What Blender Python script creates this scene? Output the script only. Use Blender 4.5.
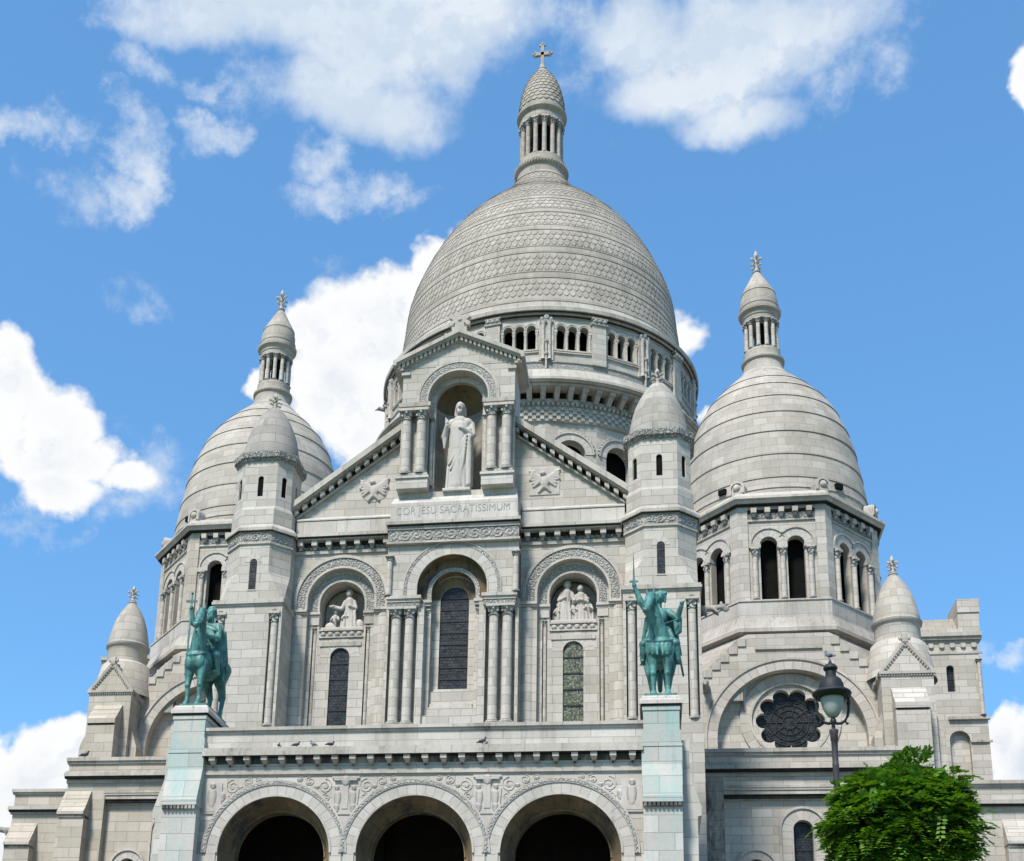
import bpy, math, random
from math import sin, cos, pi, radians, sqrt, atan2, hypot
from mathutils import Vector, Matrix
from mathutils.geometry import tessellate_polygon

for o in list(bpy.data.objects):
    bpy.data.objects.remove(o, do_unlink=True)
scene = bpy.context.scene
COL = scene.collection
rnd = random.Random(7)

# ------------------------------------------------------------------ camera
EYE = Vector((10.15325, -65.40239, -20.85959))
YAW, PITCH, ROLL = 0.19994411, 0.287413654, 0.0420970756
FPX = 1337.6105
RW, RH = 1024, 861
SHX, SHY = -120.10289, 313.18491          # principal point offset in pixels


def cam_axes():
    cy, sy = cos(YAW), sin(YAW)
    w = Vector((-sy * cos(PITCH), cy * cos(PITCH), sin(PITCH)))
    r = Vector((cy, sy, 0))
    u = r.cross(w)
    return r * cos(ROLL) + u * sin(ROLL), -r * sin(ROLL) + u * cos(ROLL), w


CR, CU, CF = cam_axes()


def view_dir(x, y):
    return (CF * FPX + CR * (x - RW / 2 - SHX) - CU * (y - RH / 2 - SHY))


cd = bpy.data.cameras.new("camera")
cam = bpy.data.objects.new("camera", cd)
COL.objects.link(cam)
cd.sensor_fit = 'HORIZONTAL'
cd.sensor_width = 36.0
cd.lens = 36.0 * FPX / RW
cd.shift_x = -SHX / RW
cd.shift_y = SHY / RW
cd.clip_start = 0.1
cd.clip_end = 20000
m = Matrix((CR, CU, -CF)).transposed().to_4x4()
cam.matrix_world = Matrix.Translation(EYE) @ m
scene.camera = cam

# ------------------------------------------------------------------ sun, exposure
SUN_AZ, SUN_EL = radians(-22), radians(53)      # azimuth from -Y (towards the viewer), negative = to the left
SUN_DIR = Vector((sin(SUN_AZ) * cos(SUN_EL), -cos(SUN_AZ) * cos(SUN_EL), sin(SUN_EL)))
sl = bpy.data.lights.new("sun", 'SUN')
sl.energy = 3.1
sl.angle = radians(11)
sl.color = (1.0, 0.96, 0.895)
so = bpy.data.objects.new("sun", sl)
COL.objects.link(so)
so.rotation_euler = (-SUN_DIR).to_track_quat('-Z', 'Y').to_euler()
so.location = (0, 0, 150)
scene.view_settings.view_transform = 'Standard'
scene.view_settings.look = 'None'
EXPO = 1.05
scene.view_settings.exposure = EXPO
scene.view_settings.gamma = 1.0
scene.render.film_transparent = False
scene.cycles.max_bounces = 6
scene.cycles.diffuse_bounces = 3
scene.cycles.glossy_bounces = 2

# ------------------------------------------------------------------ node helpers


class NT:
    def __init__(self, tree):
        self.t = tree
        self.n = tree.nodes
        self.l = tree.links

    def new(self, kind, **kw):
        nd = self.n.new(kind)
        for k, v in kw.items():
            if k.startswith('i_'):
                nd.inputs[k[2:].replace('_', ' ')].default_value = v
            else:
                setattr(nd, k, v)
        return nd

    def link(self, a, b):
        self.l.new(a, b)

    def math(self, op, a, b=None, c=None, clamp=False):
        nd = self.n.new('ShaderNodeMath')
        nd.operation = op
        nd.use_clamp = clamp
        for i, x in enumerate((a, b, c)):
            if x is None:
                continue
            if isinstance(x, (int, float)):
                nd.inputs[i].default_value = x
            else:
                self.l.new(x, nd.inputs[i])
        return nd.outputs[0]

    def mix(self, mode, fac, a, b):
        nd = self.n.new('ShaderNodeMix')
        nd.data_type = 'RGBA'
        nd.blend_type = mode
        for sock, x in ((nd.inputs[0], fac), (nd.inputs[6], a), (nd.inputs[7], b)):
            if isinstance(x, (int, float)):
                sock.default_value = x
            elif isinstance(x, tuple):
                sock.default_value = (*x[:3], 1)
            else:
                self.l.new(x, sock)
        return nd.outputs[2]

    def noise(self, vec, scale, detail=4, rough=0.55, out=0):
        nd = self.n.new('ShaderNodeTexNoise')
        nd.inputs['Scale'].default_value = scale
        nd.inputs['Detail'].default_value = detail
        nd.inputs['Roughness'].default_value = rough
        if vec is not None:
            self.l.new(vec, nd.inputs['Vector'])
        return nd.outputs[out]

    def ramp(self, x, lo, hi, a=0.0, b=1.0, smooth=False):
        nd = self.n.new('ShaderNodeMapRange')
        nd.inputs['From Min'].default_value = lo
        nd.inputs['From Max'].default_value = hi
        nd.inputs['To Min'].default_value = a
        nd.inputs['To Max'].default_value = b
        if smooth:
            nd.interpolation_type = 'SMOOTHSTEP'
        self.l.new(x, nd.inputs['Value'])
        return nd.outputs[0]

    def scaled(self, vec, s):
        nd = self.n.new('ShaderNodeMapping')
        nd.inputs['Scale'].default_value = s
        self.l.new(vec, nd.inputs['Vector'])
        return nd.outputs[0]


# ------------------------------------------------------------------ world: sky with clouds
# (pixel positions in the photograph are only used to find the direction each cloud lies in)
world = bpy.data.worlds.new("World")
scene.world = world
world.use_nodes = True
W = NT(world.node_tree)
W.n.clear()
w_out = W.new('ShaderNodeOutputWorld')
w_bg = W.new('ShaderNodeBackground')
SKY_STRENGTH = 0.10
w_bg.inputs['Strength'].default_value = SKY_STRENGTH
W.link(w_bg.outputs[0], w_out.inputs[0])
sky = W.new('ShaderNodeTexSky')
sky.sky_type = 'NISHITA'
sky.sun_disc = False
sky.sun_elevation = SUN_EL
sky.sun_rotation = pi + SUN_AZ * -1 if False else atan2(SUN_DIR.x, SUN_DIR.y)
sky.altitude = 100
sky.air_density = 1.0
sky.dust_density = 0.35
sky.ozone_density = 2.2
w_tc = W.new('ShaderNodeTexCoord')
gen = w_tc.outputs['Generated']


def warp(vec, scale, amp, detail):
    nz = W.noise(vec, scale, detail, 0.62, out=1)
    s = W.new('ShaderNodeVectorMath', operation='SUBTRACT')
    W.link(nz, s.inputs[0])
    s.inputs[1].default_value = (0.5, 0.5, 0.5)
    mu = W.new('ShaderNodeVectorMath', operation='SCALE')
    W.link(s.outputs[0], mu.inputs[0])
    mu.inputs['Scale'].default_value = amp
    ad = W.new('ShaderNodeVectorMath', operation='ADD')
    W.link(vec, ad.inputs[0])
    W.link(mu.outputs[0], ad.inputs[1])
    return ad.outputs[0]


gw = warp(gen, 9.0, 0.075, 5)
gw2 = warp(gen, 13.0, 0.10, 6)


def blob_field(blobs, vec):
    """largest of several soft elliptical cloud cores, each in its own direction"""
    tot = None
    for (px, py, rx, ry, st) in blobs:
        d = view_dir(px, py).normalized()
        e1 = view_dir(px + rx, py).normalized() - d
        e2 = view_dir(px, py - ry).normalized() - d
        e1 -= d * e1.dot(d)
        e2 -= d * e2.dot(d)
        a1 = e1 / e1.length_squared
        a2 = e2 / e2.length_squared
        d1 = W.new('ShaderNodeVectorMath', operation='DOT_PRODUCT')
        W.link(vec, d1.inputs[0])
        d1.inputs[1].default_value = a1
        d2 = W.new('ShaderNodeVectorMath', operation='DOT_PRODUCT')
        W.link(vec, d2.inputs[0])
        d2.inputs[1].default_value = a2
        x = W.math('SUBTRACT', d1.outputs['Value'], a1.dot(d))
        y = W.math('SUBTRACT', d2.outputs['Value'], a2.dot(d))
        q = W.math('ADD', W.math('MULTIPLY', x, x), W.math('MULTIPLY', y, y))
        v = W.math('MULTIPLY_ADD', q, -st, st)
        tot = v if tot is None else W.math('MAXIMUM', tot, v)
    return tot


VEIL = [
    (300, 5, 150, 55, 1.0), (400, 35, 135, 62, 1.15), (345, 95, 72, 55, 1.1), (480, 15, 75, 58, 1.0), (205, 15, 95, 34, .8), (395, 105, 60, 42, .9),
    (740, 30, 130, 62, 1.1), (715, 75, 105, 52, 1.1), (740, 115, 66, 36, .9), (640, 35, 62, 50, 1.0), (840, 5, 60, 42, .7),
]
CUMULUS = [
    (40, 430, 74, 66, 1.1), (15, 375, 52, 56, 1.0), (70, 495, 60, 34, .9), (130, 480, 42, 22, .8), (90, 460, 56, 38, .9),
    (385, 330, 88, 80, 1.3), (442, 262, 52, 58, 1.25), (340, 395, 66, 70, 1.1), (262, 388, 20, 18, .8), (365, 430, 60, 70, 1.0), (318, 335, 40, 45, 1.0),
    (674, 348, 30, 26, .8), (700, 412, 16, 14, .6),
    (35, 795, 56, 80, 1.2), (62, 755, 34, 42, 1.0), (10, 850, 80, 60, 1.0), (-30, 780, 60, 60, 1.0),
    (1010, 750, 28, 50, 1.1), (1050, 760, 60, 66, 1.1), (1024, 810, 60, 45, 1.0), (1038, 85, 30, 55, 1.0),
]
WISPS = [
    (350, 190, 85, 30, .8), (310, 158, 42, 28, .6), (30, 125, 60, 26, .75), (140, 72, 50, 24, .6), (195, 82, 30, 16, .5), (128, 150, 34, 58, .95), (110, 190, 30, 34, .7),
    (195, 132, 46, 28, .85), (130, 298, 24, 24, .35), (335, 262, 22, 18, .35), (1012, 637, 22, 18, .85), (990, 640, 20, 12, .4),
    (150, 5, 70, 26, .7), (575, 22, 50, 40, .6), (400, 195, 40, 16, .6), (600, 60, 40, 60, .4), (130, 25, 60, 30, .6), (250, 90, 60, 40, .35), (860, 60, 50, 40, .5), (880, 20, 60, 40, .5), (60, 200, 40, 30, .3), (120, 470, 70, 50, .5), (30, 530, 60, 20, .5), (330, 300, 40, 30, .6),
]
n1 = W.noise(gen, 20.0, 10, 0.63)
vf = blob_field(VEIL, gw)
dv = W.math('ADD', vf, W.math('MULTIPLY_ADD', n1, 1.1, -0.50))
a_v = W.math('MULTIPLY', W.ramp(dv, -0.22, 1.0, smooth=True), 0.95)
fld = blob_field(CUMULUS, gw)
dens = W.math('ADD', fld, W.math('MULTIPLY_ADD', n1, 1.5, -0.72))
a_cum = W.ramp(dens, 0.10, 0.60, smooth=True)
fldw = blob_field(WISPS, gw2)
n2 = W.noise(gen, 24.0, 9, 0.66)
densw = W.math('ADD', fldw, W.math('MULTIPLY_ADD', n2, 2.6, -1.40))
a_w = W.math('MULTIPLY', W.ramp(densw, -0.15, 1.25, smooth=True), 0.88)
n3 = W.noise(gw, 9.0, 6, 0.55)
CW = 1.0 / (SKY_STRENGTH * 2 ** EXPO)
c_white = tuple(c * CW for c in (0.99, 0.995, 1.0))
c_soft = tuple(c * CW for c in (0.82, 0.88, 0.95))
c_veil = tuple(c * CW for c in (0.63, 0.74, 0.87))
c_grey = tuple(c * CW for c in (0.66, 0.75, 0.86))
shf = W.new('ShaderNodeVectorMath', operation='ADD')
W.link(gen, shf.inputs[0])
shf.inputs[1].default_value = SUN_DIR * .012
n1s = W.noise(shf.outputs[0], 20.0, 10, 0.63)
emb = W.ramp(W.math('SUBTRACT', n1s, n1), -0.015, 0.085, smooth=True)
core = W.ramp(dens, 0.55, 1.4, smooth=True)
grey = W.math('MULTIPLY', core, W.math('MAXIMUM', W.ramp(n3, 0.44, 0.70, smooth=True), W.math('MULTIPLY', emb, .55)))
ccol = W.mix('MIX', grey, c_white, c_grey)
vcol = W.mix('MIX', W.math('MULTIPLY', W.ramp(n3, 0.38, 0.62, smooth=True), W.math('SUBTRACT', 1.0, W.math('MULTIPLY', emb, .7))), c_veil, c_soft)
skyt = W.mix('MULTIPLY', 1.0, sky.outputs[0], (0.78, 1.14, 1.26))
skyt = W.mix('MIX', 0.45, skyt, tuple(c * CW for c in (0.140, 0.375, 0.775)))
f1 = W.mix('MIX', a_w, skyt, c_soft)
f2 = W.mix('MIX', a_v, f1, vcol)
final = W.mix('MIX', a_cum, f2, ccol)
W.link(final, w_bg.inputs['Color'])

# ------------------------------------------------------------------ materials


def new_mat(name):
    mt = bpy.data.materials.new(name)
    mt.use_nodes = True
    t = NT(mt.node_tree)
    bsdf = next(n for n in t.n if n.type == 'BSDF_PRINCIPLED')
    return mt, t, bsdf


def bump(t, bsdf, height, strength, dist):
    b = t.new('ShaderNodeBump')
    b.inputs['Strength'].default_value = strength
    b.inputs['Distance'].default_value = dist
    t.link(height, b.inputs['Height'])
    t.link(b.outputs[0], bsdf.inputs['Normal'])


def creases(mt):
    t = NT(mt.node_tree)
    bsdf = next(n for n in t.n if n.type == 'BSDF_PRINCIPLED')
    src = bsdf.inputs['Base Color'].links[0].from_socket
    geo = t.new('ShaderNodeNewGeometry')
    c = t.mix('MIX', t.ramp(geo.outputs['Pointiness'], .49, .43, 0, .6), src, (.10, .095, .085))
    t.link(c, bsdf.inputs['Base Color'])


def stone(name, col=(.45, .437, .41), bw=1.15, rh=.5, var=.10, joint=.55, msize=.022, stain=.22, streak=.16, soot=None, green=None, rough=.85,
          lo=.40, hi=.72):
    mt, t, bsdf = new_mat(name)
    col = (col[0] * .94, col[1] * .87, col[2] * .815)
    uv = t.new('ShaderNodeUVMap').outputs[0]
    obj = t.new('ShaderNodeTexCoord').outputs['Object']
    br = t.new('ShaderNodeTexBrick')
    br.offset = .5
    t.link(uv, br.inputs['Vector'])
    br.inputs['Scale'].default_value = 1
    br.inputs['Mortar Size'].default_value = msize
    br.inputs['Mortar Smooth'].default_value = .4
    br.inputs['Bias'].default_value = 0.0
    br.inputs['Brick Width'].default_value = bw
    br.inputs['Row Height'].default_value = rh
    a = tuple(min(1, c * (1 + var)) for c in col)
    b = (col[0] * (1 - var * 1.35), col[1] * (1 - var * 1.4), col[2] * (1 - var * 1.65))
    br.inputs['Color1'].default_value = (*a, 1)
    br.inputs['Color2'].default_value = (*b, 1)
    br.inputs['Mortar'].default_value = (*(c * (.36 + .64 * joint) for c in col), 1)
    c = br.outputs['Color']
    # broad weathering, rain streaks and grain
    n = t.noise(obj, .33, 6, .65)
    c = t.mix('MULTIPLY', t.ramp(n, lo, hi, 0, stain), c, (.50, .49, .47))
    st = t.noise(t.scaled(obj, (1.7, 1.7, .13)), 1.0, 5, .6)
    c = t.mix('MULTIPLY', t.ramp(st, .48, .78, 0, streak), c, (.42, .41, .40))
    s2 = t.noise(t.scaled(obj, (4.5, 4.5, .30)), 1.0, 6, .7)
    c = t.mix('MULTIPLY', t.math('MULTIPLY', t.ramp(s2, .55, .70, 0, min(1, streak * 1.7)), t.ramp(n, .42, .62)), c, (.30, .29, .275))
    g = t.noise(obj, 7.0, 5, .7)
    c = t.mix('MULTIPLY', 1.0, c, t.mix('MIX', t.ramp(g, .3, .7), (.92, .92, .92), (1.06, 1.055, 1.04)))
    if soot:
        sn = t.noise(t.scaled(obj, (1.1, 1.1, .45)), .8, 6, .7)
        c = t.mix('MIX', t.ramp(sn, soot[0], soot[1], 0, .93, True), c, (.045, .043, .04))
    if green:
        gn = t.noise(t.scaled(obj, (1.6, 1.6, .28)), 1.0, 4, .6)
        c = t.mix('MIX', t.ramp(gn, .34, .70, green[0], green[1]), c, (.20, .375, .35))
    t.link(c, bsdf.inputs['Base Color'])
    bsdf.inputs['Roughness'].default_value = rough
    bsdf.inputs['Specular IOR Level'].default_value = .25
    h = t.math('ADD', t.math('MULTIPLY', br.outputs['Fac'], -1.0), t.math('MULTIPLY', g, .35))
    bump(t, bsdf, h, .5, .03)
    return mt


def carved(name, col=(.39, .375, .34), scale=5.0, depth=.07, shade=.5):
    """cut foliage ornament: a cellular height field with darker cuts"""
    mt, t, bsdf = new_mat(name)
    obj = t.new('ShaderNodeTexCoord').outputs['Object']
    wv = t.new('ShaderNodeVectorMath', operation='ADD')
    nz = t.noise(obj, scale * .55, 3, .5, out=1)
    sc = t.new('ShaderNodeVectorMath', operation='SCALE')
    t.link(nz, sc.inputs[0])
    sc.inputs['Scale'].default_value = .35
    t.link(obj, wv.inputs[0])
    t.link(sc.outputs[0], wv.inputs[1])
    vo = t.new('ShaderNodeTexVoronoi', feature='DISTANCE_TO_EDGE')
    vo.inputs['Scale'].default_value = scale
    t.link(wv.outputs[0], vo.inputs['Vector'])
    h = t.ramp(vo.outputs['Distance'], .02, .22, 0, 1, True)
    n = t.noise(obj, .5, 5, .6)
    c = t.mix('MIX', h, tuple(k * (1 - shade) for k in col), tuple(k * 1.08 for k in col))  # shade of the cuts is painted into the colour
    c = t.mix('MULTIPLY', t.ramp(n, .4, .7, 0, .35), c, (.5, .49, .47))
    t.link(c, bsdf.inputs['Base Color'])
    bsdf.inputs['Roughness'].default_value = .9
    bsdf.inputs['Specular IOR Level'].default_value = .2
    bump(t, bsdf, h, .9, depth)
    return mt


M = {}
M['wall'] = stone('travertine_blocks', col=(.46, .45, .42), var=.12, soot=(.66, 1.0))
M['warm'] = stone('warm_travertine_blocks', col=(.45, .425, .375), stain=.30, bw=1.5, rh=.62)
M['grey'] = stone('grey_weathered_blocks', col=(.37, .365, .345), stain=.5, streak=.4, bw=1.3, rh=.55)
M['trim'] = stone('moulded_stone', col=(.45, .44, .41), bw=1.6, rh=9.0, joint=.6, stain=.45, streak=.5, soot=(.58, .84))
M['vous'] = stone('arch_stones', col=(.46, .45, .425), bw=.6, rh=3.0, joint=.6, msize=.03, stain=.25)
M['light'] = stone('pale_plain_blocks', col=(.51, .505, .485), bw=1.9, rh=1.3, joint=.65, stain=.35, streak=.5, soot=(.62, .92))
M['cupola'] = stone('cupola_stone_courses', soot=(.62, 1.05), col=(.42, .405, .37), bw=1.1, rh=.62, var=.10, joint=.62, stain=.55, streak=.15)
M['turretcap'] = stone('turret_cap_stone', col=(.34, .335, .32), bw=1.3, rh=.62, joint=.55, stain=.5, streak=.2)
M['dome'] = stone('dome_stone', soot=(.62, 1.0), col=(.385, .37, .335), bw=1.4, rh=.6, joint=.6, stain=.35, streak=.4)
M['soot'] = stone('sooty_blocks', col=(.38, .37, .33), bw=1.2, rh=.55, soot=(.42, .62), stain=.5)
M['nichewall'] = stone('shade_darkened_niche_blocks', col=(.22, .205, .17), bw=1.2, rh=.7, stain=.7, streak=.5)  # base colour lowered to paint the shade inside the side niches
M['gap_shade'] = stone('drip_stained_gap_shade', col=(.36, .345, .31), bw=2, rh=9, soot=(.36, .56), stain=.6)  # blotchy drip stain plus painted shade between the porch corbels
M['green'] = stone('copper_stained_blocks', col=(.47, .47, .45), bw=1.9, rh=.85, green=(-.08, .66), stain=.25, streak=.2, joint=.5)
M['green2'] = stone('lightly_copper_stained_blocks', col=(.48, .48, .46), bw=1.3, rh=.75, green=(-.1, .32), stain=.2, streak=.2, joint=.55)
M['soffit'] = stone('stained_shade_darkened_soffit', col=(.23, .18, .11), bw=.7, rh=3.0, joint=.6, stain=.8, streak=.5, lo=.36, hi=.62, soot=(.50, .66))  # brown stained stone, darkened further to paint the shade of recessed arches
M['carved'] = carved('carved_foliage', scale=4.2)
M['fine'] = carved('fine_carving', scale=7.5, depth=.05, shade=.5)
M['lace'] = carved('shallow_lace_carving', col=(.37, .35, .315), scale=6.5, depth=.03, shade=.28)
M['statue'] = stone('statue_stone', col=(.47, .47, .455), bw=50, rh=50, joint=1, stain=.35, streak=.35)
M['relief'] = stone('relief_stone', col=(.45, .44, .42), bw=50, rh=50, joint=1, stain=.45, streak=.3)

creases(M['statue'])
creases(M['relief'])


def plain(name, col, rough=.6, spec=.4, noise=.25, nscale=2.0, metallic=0, bumpd=0):
    mt, t, bsdf = new_mat(name)
    obj = t.new('ShaderNodeTexCoord').outputs['Object']
    n = t.noise(obj, nscale, 5, .6)
    c = t.mix('MIX', t.ramp(n, .3, .7), tuple(k * (1 - noise) for k in col), tuple(min(1, k * (1 + noise)) for k in col))
    t.link(c, bsdf.inputs['Base Color'])
    bsdf.inputs['Roughness'].default_value = rough
    bsdf.inputs['Specular IOR Level'].default_value = spec
    bsdf.inputs['Metallic'].default_value = metallic
    if bumpd:
        bump(t, bsdf, n, .6, bumpd)
    return mt


M['dark'] = plain('painted_dark_interior', (.008, .0075, .007), .95, .05)  # near-black lining that paints the darkness of unlit interiors
M['porch'] = plain('shade_darkened_porch_stone', (.02, .018, .016), .95, .03)  # near-black colour stands in for the shade inside the porch


def leaded(name):
    mt, t, bsdf = new_mat(name)
    uv = t.new('ShaderNodeUVMap').outputs[0]
    obj = t.new('ShaderNodeTexCoord').outputs['Object']
    br = t.new('ShaderNodeTexBrick')
    t.link(uv, br.inputs['Vector'])
    br.inputs['Scale'].default_value = 1
    br.inputs['Brick Width'].default_value = .19
    br.inputs['Row Height'].default_value = .155
    br.inputs['Mortar Size'].default_value = .012
    br.inputs['Color1'].default_value = (.034, .035, .035, 1)
    br.inputs['Color2'].default_value = (.010, .011, .012, 1)
    br.inputs['Mortar'].default_value = (.006, .006, .006, 1)
    n_ = t.noise(obj, 1.1, 5, .65)
    c = t.mix('MIX', t.ramp(n_, .5, .75, 0, .6), br.outputs['Color'], (.055, .055, .05))
    t.link(c, bsdf.inputs['Base Color'])
    n2_ = t.noise(obj, 7.0, 3, .6)
    t.link(t.ramp(n2_, .3, .7, .22, .5), bsdf.inputs['Roughness'])
    bsdf.inputs['Specular IOR Level'].default_value = .28
    bump(t, bsdf, t.math('ADD', n2_, br.outputs['Fac']), .6, .02)
    return mt


M['glass'] = leaded('dark_leaded_glass')
M['bar'] = plain('iron_glazing_bar', (.012, .012, .013), .6, .3)
M['shade'] = plain('painted_underside_shade', (.03, .029, .027), .95, .05, .4, 1.5)  # black strips that paint the shade under ledges and between blocks
M['letter'] = plain('weathered_letter_stone', (.31, .295, .27), .9, .1)
M['roof'] = plain('grey_roof_stone', (.36, .355, .34), .9, .2, .2, .6)


def stained_glass():
    mt, t, bsdf = new_mat('green_gold_leaded_glass')
    obj = t.new('ShaderNodeTexCoord').outputs['Object']
    vo = t.new('ShaderNodeTexVoronoi')
    vo.inputs['Scale'].default_value = 15.0
    t.link(obj, vo.inputs['Vector'])
    sep = t.new('ShaderNodeSeparateColor')
    t.link(vo.outputs['Color'], sep.inputs[0])
    c = t.mix('MIX', t.ramp(sep.outputs[0], .2, .9), (.03, .036, .03), (.12, .125, .07))
    c = t.mix('MIX', t.ramp(sep.outputs[1], .8, .86), c, (.19, .195, .14))
    t.link(c, bsdf.inputs['Base Color'])
    bsdf.inputs['Roughness'].default_value = .4
    bsdf.inputs['Specular IOR Level'].default_value = .25
    return mt


M['glass2'] = stained_glass()


def bronze():
    mt, t, bsdf = new_mat('verdigris_bronze')
    obj = t.new('ShaderNodeTexCoord').outputs['Object']
    geo = t.new('ShaderNodeNewGeometry')
    n = t.noise(obj, 1.4, 6, .65)
    n2 = t.noise(t.scaled(obj, (5, 5, .8)), 1.0, 4, .6)
    c = t.mix('MIX', t.ramp(n, .35, .68), (.034, .128, .110), (.105, .285, .250))
    c = t.mix('MIX', t.ramp(n2, .48, .72, 0, .85), c, (.018, .06, .055))
    n4 = t.noise(t.scaled(obj, (2.2, 2.2, 1.0)), 1.0, 6, .7)
    c = t.mix('MIX', t.ramp(n4, .47, .64, 0, .8), c, (.020, .052, .045))
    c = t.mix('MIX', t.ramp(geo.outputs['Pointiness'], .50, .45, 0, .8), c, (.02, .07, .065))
    t.link(c, bsdf.inputs['Base Color'])
    bsdf.inputs['Roughness'].default_value = .5
    bsdf.inputs['Specular IOR Level'].default_value = .4
    bump(t, bsdf, t.noise(obj, 9, 4, .6), .35, .05)
    return mt


M['bronze'] = bronze()

# ------------------------------------------------------------------ mesh builder


class F:
    """local frame: u along the wall, v up, w out of the wall (angle 0 faces -Y)"""

    def __init__(s, x=0., y=0., z=0., ang=0.):
        s.x, s.y, s.z, s.c, s.s = x, y, z, cos(ang), sin(ang)

    def __call__(s, u, v, w):
        return (s.x + u * s.c + w * s.s, s.y + u * s.s - w * s.c, s.z + v)


class MB:
    def __init__(s):
        s.v, s.f, s.uv, s.mi, s.sm = [], [], [], [], []

    def add(s, pts, faces, uvs=None, mat=0, smooth=False):
        b = len(s.v)
        s.v.extend(pts)
        for k, fc in enumerate(faces):
            s.f.append([b + i for i in fc])
            s.uv.append(uvs[k] if uvs else None)
            s.mi.append(mat)
            s.sm.append(smooth)

    def box(s, fr, u0, u1, v0, v1, w0, w1, mat=0):
        p = [fr(u, v, w) for w in (w0, w1) for v in (v0, v1) for u in (u0, u1)]
        s.add(p, [(4, 5, 7, 6), (1, 0, 2, 3), (0, 4, 6, 2), (5, 1, 3, 7), (6, 7, 3, 2), (0, 1, 5, 4)], mat=mat)

    def plate(s, fr, outer, holes, w0, w1, mat=0, smat=None, back=False, hmat=None):
        """flat slab with openings, front at w1, back at w0"""
        loops = [list(outer)] + [list(h) for h in holes]
        flat = [q for lp in loops for q in lp]
        tris = tessellate_polygon([[Vector((a, b, 0)) for a, b in lp] for lp in loops])
        n = len(flat)
        s.add([fr(a, b, w1) for a, b in flat], [tuple(t) for t in tris], mat=mat)
        if back:
            s.add([fr(a, b, w0) for a, b in flat], [tuple(t) for t in tris], mat=mat)
        for li, lp in enumerate(loops):
            mm = (smat if smat is not None else mat) if li == 0 else (hmat if hmat is not None else (smat if smat is not None else mat))
            k = len(lp)
            per = 0
            for i in range(k):
                a, b = lp[i], lp[(i + 1) % k]
                L = hypot(b[0] - a[0], b[1] - a[1])
                if L < 1e-6:
                    continue
                s.add([fr(*a, w0), fr(*b, w0), fr(*b, w1), fr(*a, w1)], [(0, 1, 2, 3)],
                      [[(per, w0), (per + L, w0), (per + L, w1), (per, w1)]], mat=mm)
                per += L

    def ring(s, fr, uc, vc, r0, r1, w0, w1, mat=0, seg=28, a0=0., a1=pi, stilt=0., vw=.6, hfun=None, smat=None):
        """arch band; stilt adds straight legs below the springing"""
        rm = (r0 + r1) / 2
        path = []
        if stilt > 0:
            path.append((1., 0., -stilt, 0.))
        for i in range(seg + 1):
            a = a0 + (a1 - a0) * i / seg
            path.append((cos(a), sin(a), 0., stilt + rm * (a - a0)))
        if stilt > 0:
            path.append((cos(a1), sin(a1), -stilt, stilt * 2 + rm * (a1 - a0)))
        P, Fc, U, Ms = [], [], [], []
        for (cx, sx, dv, L) in path:
            for r in (r0, r1):
                for w in (w0, w1):
                    P.append(fr(uc + cx * r, vc + sx * r + dv, w))
        ku = .6 / vw
        fs, fu = [], []
        gs, gu = [], []
        for i in range(len(path) - 1):
            b, c = i * 4, i * 4 + 4
            la, lb = path[i][3] * ku, path[i + 1][3] * ku
            fs.append((b + 1, b + 3, c + 3, c + 1))
            fu.append([(la, .1), (la, .1 + r1 - r0), (lb, .1 + r1 - r0), (lb, .1)])
            gs.append((b, b + 1, c + 1, c))
            gu.append([(la, .1), (la, .1 + w1 - w0), (lb, .1 + w1 - w0), (lb, .1)])
            fs.append((b + 3, b + 2, c + 2, c + 3))
            fu.append([(la, .1), (la, .1 + w1 - w0), (lb, .1 + w1 - w0), (lb, .1)])
        s.add(P, fs, fu, mat)
        s.add(P, gs, gu, smat if smat is not None else mat)
        e = (len(path) - 1) * 4
        s.add(P, [(0, 1, 3, 2), (e, e + 2, e + 3, e + 1)], mat=mat)

    def revolve(s, cx, cy, prof, seg=48, a0=0., a1=2 * pi, mat=0, rref=None, z0=0.):
        """profile of (radius, height); angle 0 faces -Y"""
        closed = abs(a1 - a0 - 2 * pi) < 1e-6
        n = seg if closed else seg + 1
        P = []
        for (r, z) in prof:
            for i in range(n):
                a = a0 + (a1 - a0) * i / seg
                P.append((cx + r * sin(a), cy - r * cos(a), z + z0))
        fs, us = [], []
        rr = rref or max(p[0] for p in prof)
        L = [0.]
        for i in range(1, len(prof)):
            L.append(L[-1] + hypot(prof[i][0] - prof[i - 1][0], prof[i][1] - prof[i - 1][1]))
        base = prof[0][1] + z0
        for j in range(len(prof) - 1):
            for i in range(seg):
                i2 = (i + 1) % n
                t0, t1 = (a1 - a0) * i / seg * rr, (a1 - a0) * (i + 1) / seg * rr
                fs.append((j * n + i, j * n + i2, (j + 1) * n + i2, (j + 1) * n + i))
                us.append([(t0, base + L[j]), (t1, base + L[j]), (t1, base + L[j + 1]), (t0, base + L[j + 1])])
        s.add(P, fs, us, mat, True)

    def oct(s, cx, cy, prof, mat=0, cap=True):
        """eight-sided prism; profile of (apothem, half width of the main faces, z)"""
        P = []
        for (a, h, z) in prof:
            for (x, y) in ((-h, -a), (h, -a), (a, -h), (a, h), (h, a), (-h, a), (-a, h), (-a, -h)):
                P.append((cx + x, cy + y, z))
        fs = []
        for j in range(len(prof) - 1):
            for i in range(8):
                fs.append((j * 8 + i, j * 8 + (i + 1) % 8, (j + 1) * 8 + (i + 1) % 8, (j + 1) * 8 + i))
        if cap:
            e = (len(prof) - 1) * 8
            fs.append(tuple(range(e, e + 8)))
            fs.append(tuple(range(7, -1, -1)))
        s.add(P, fs, mat=mat)

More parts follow.
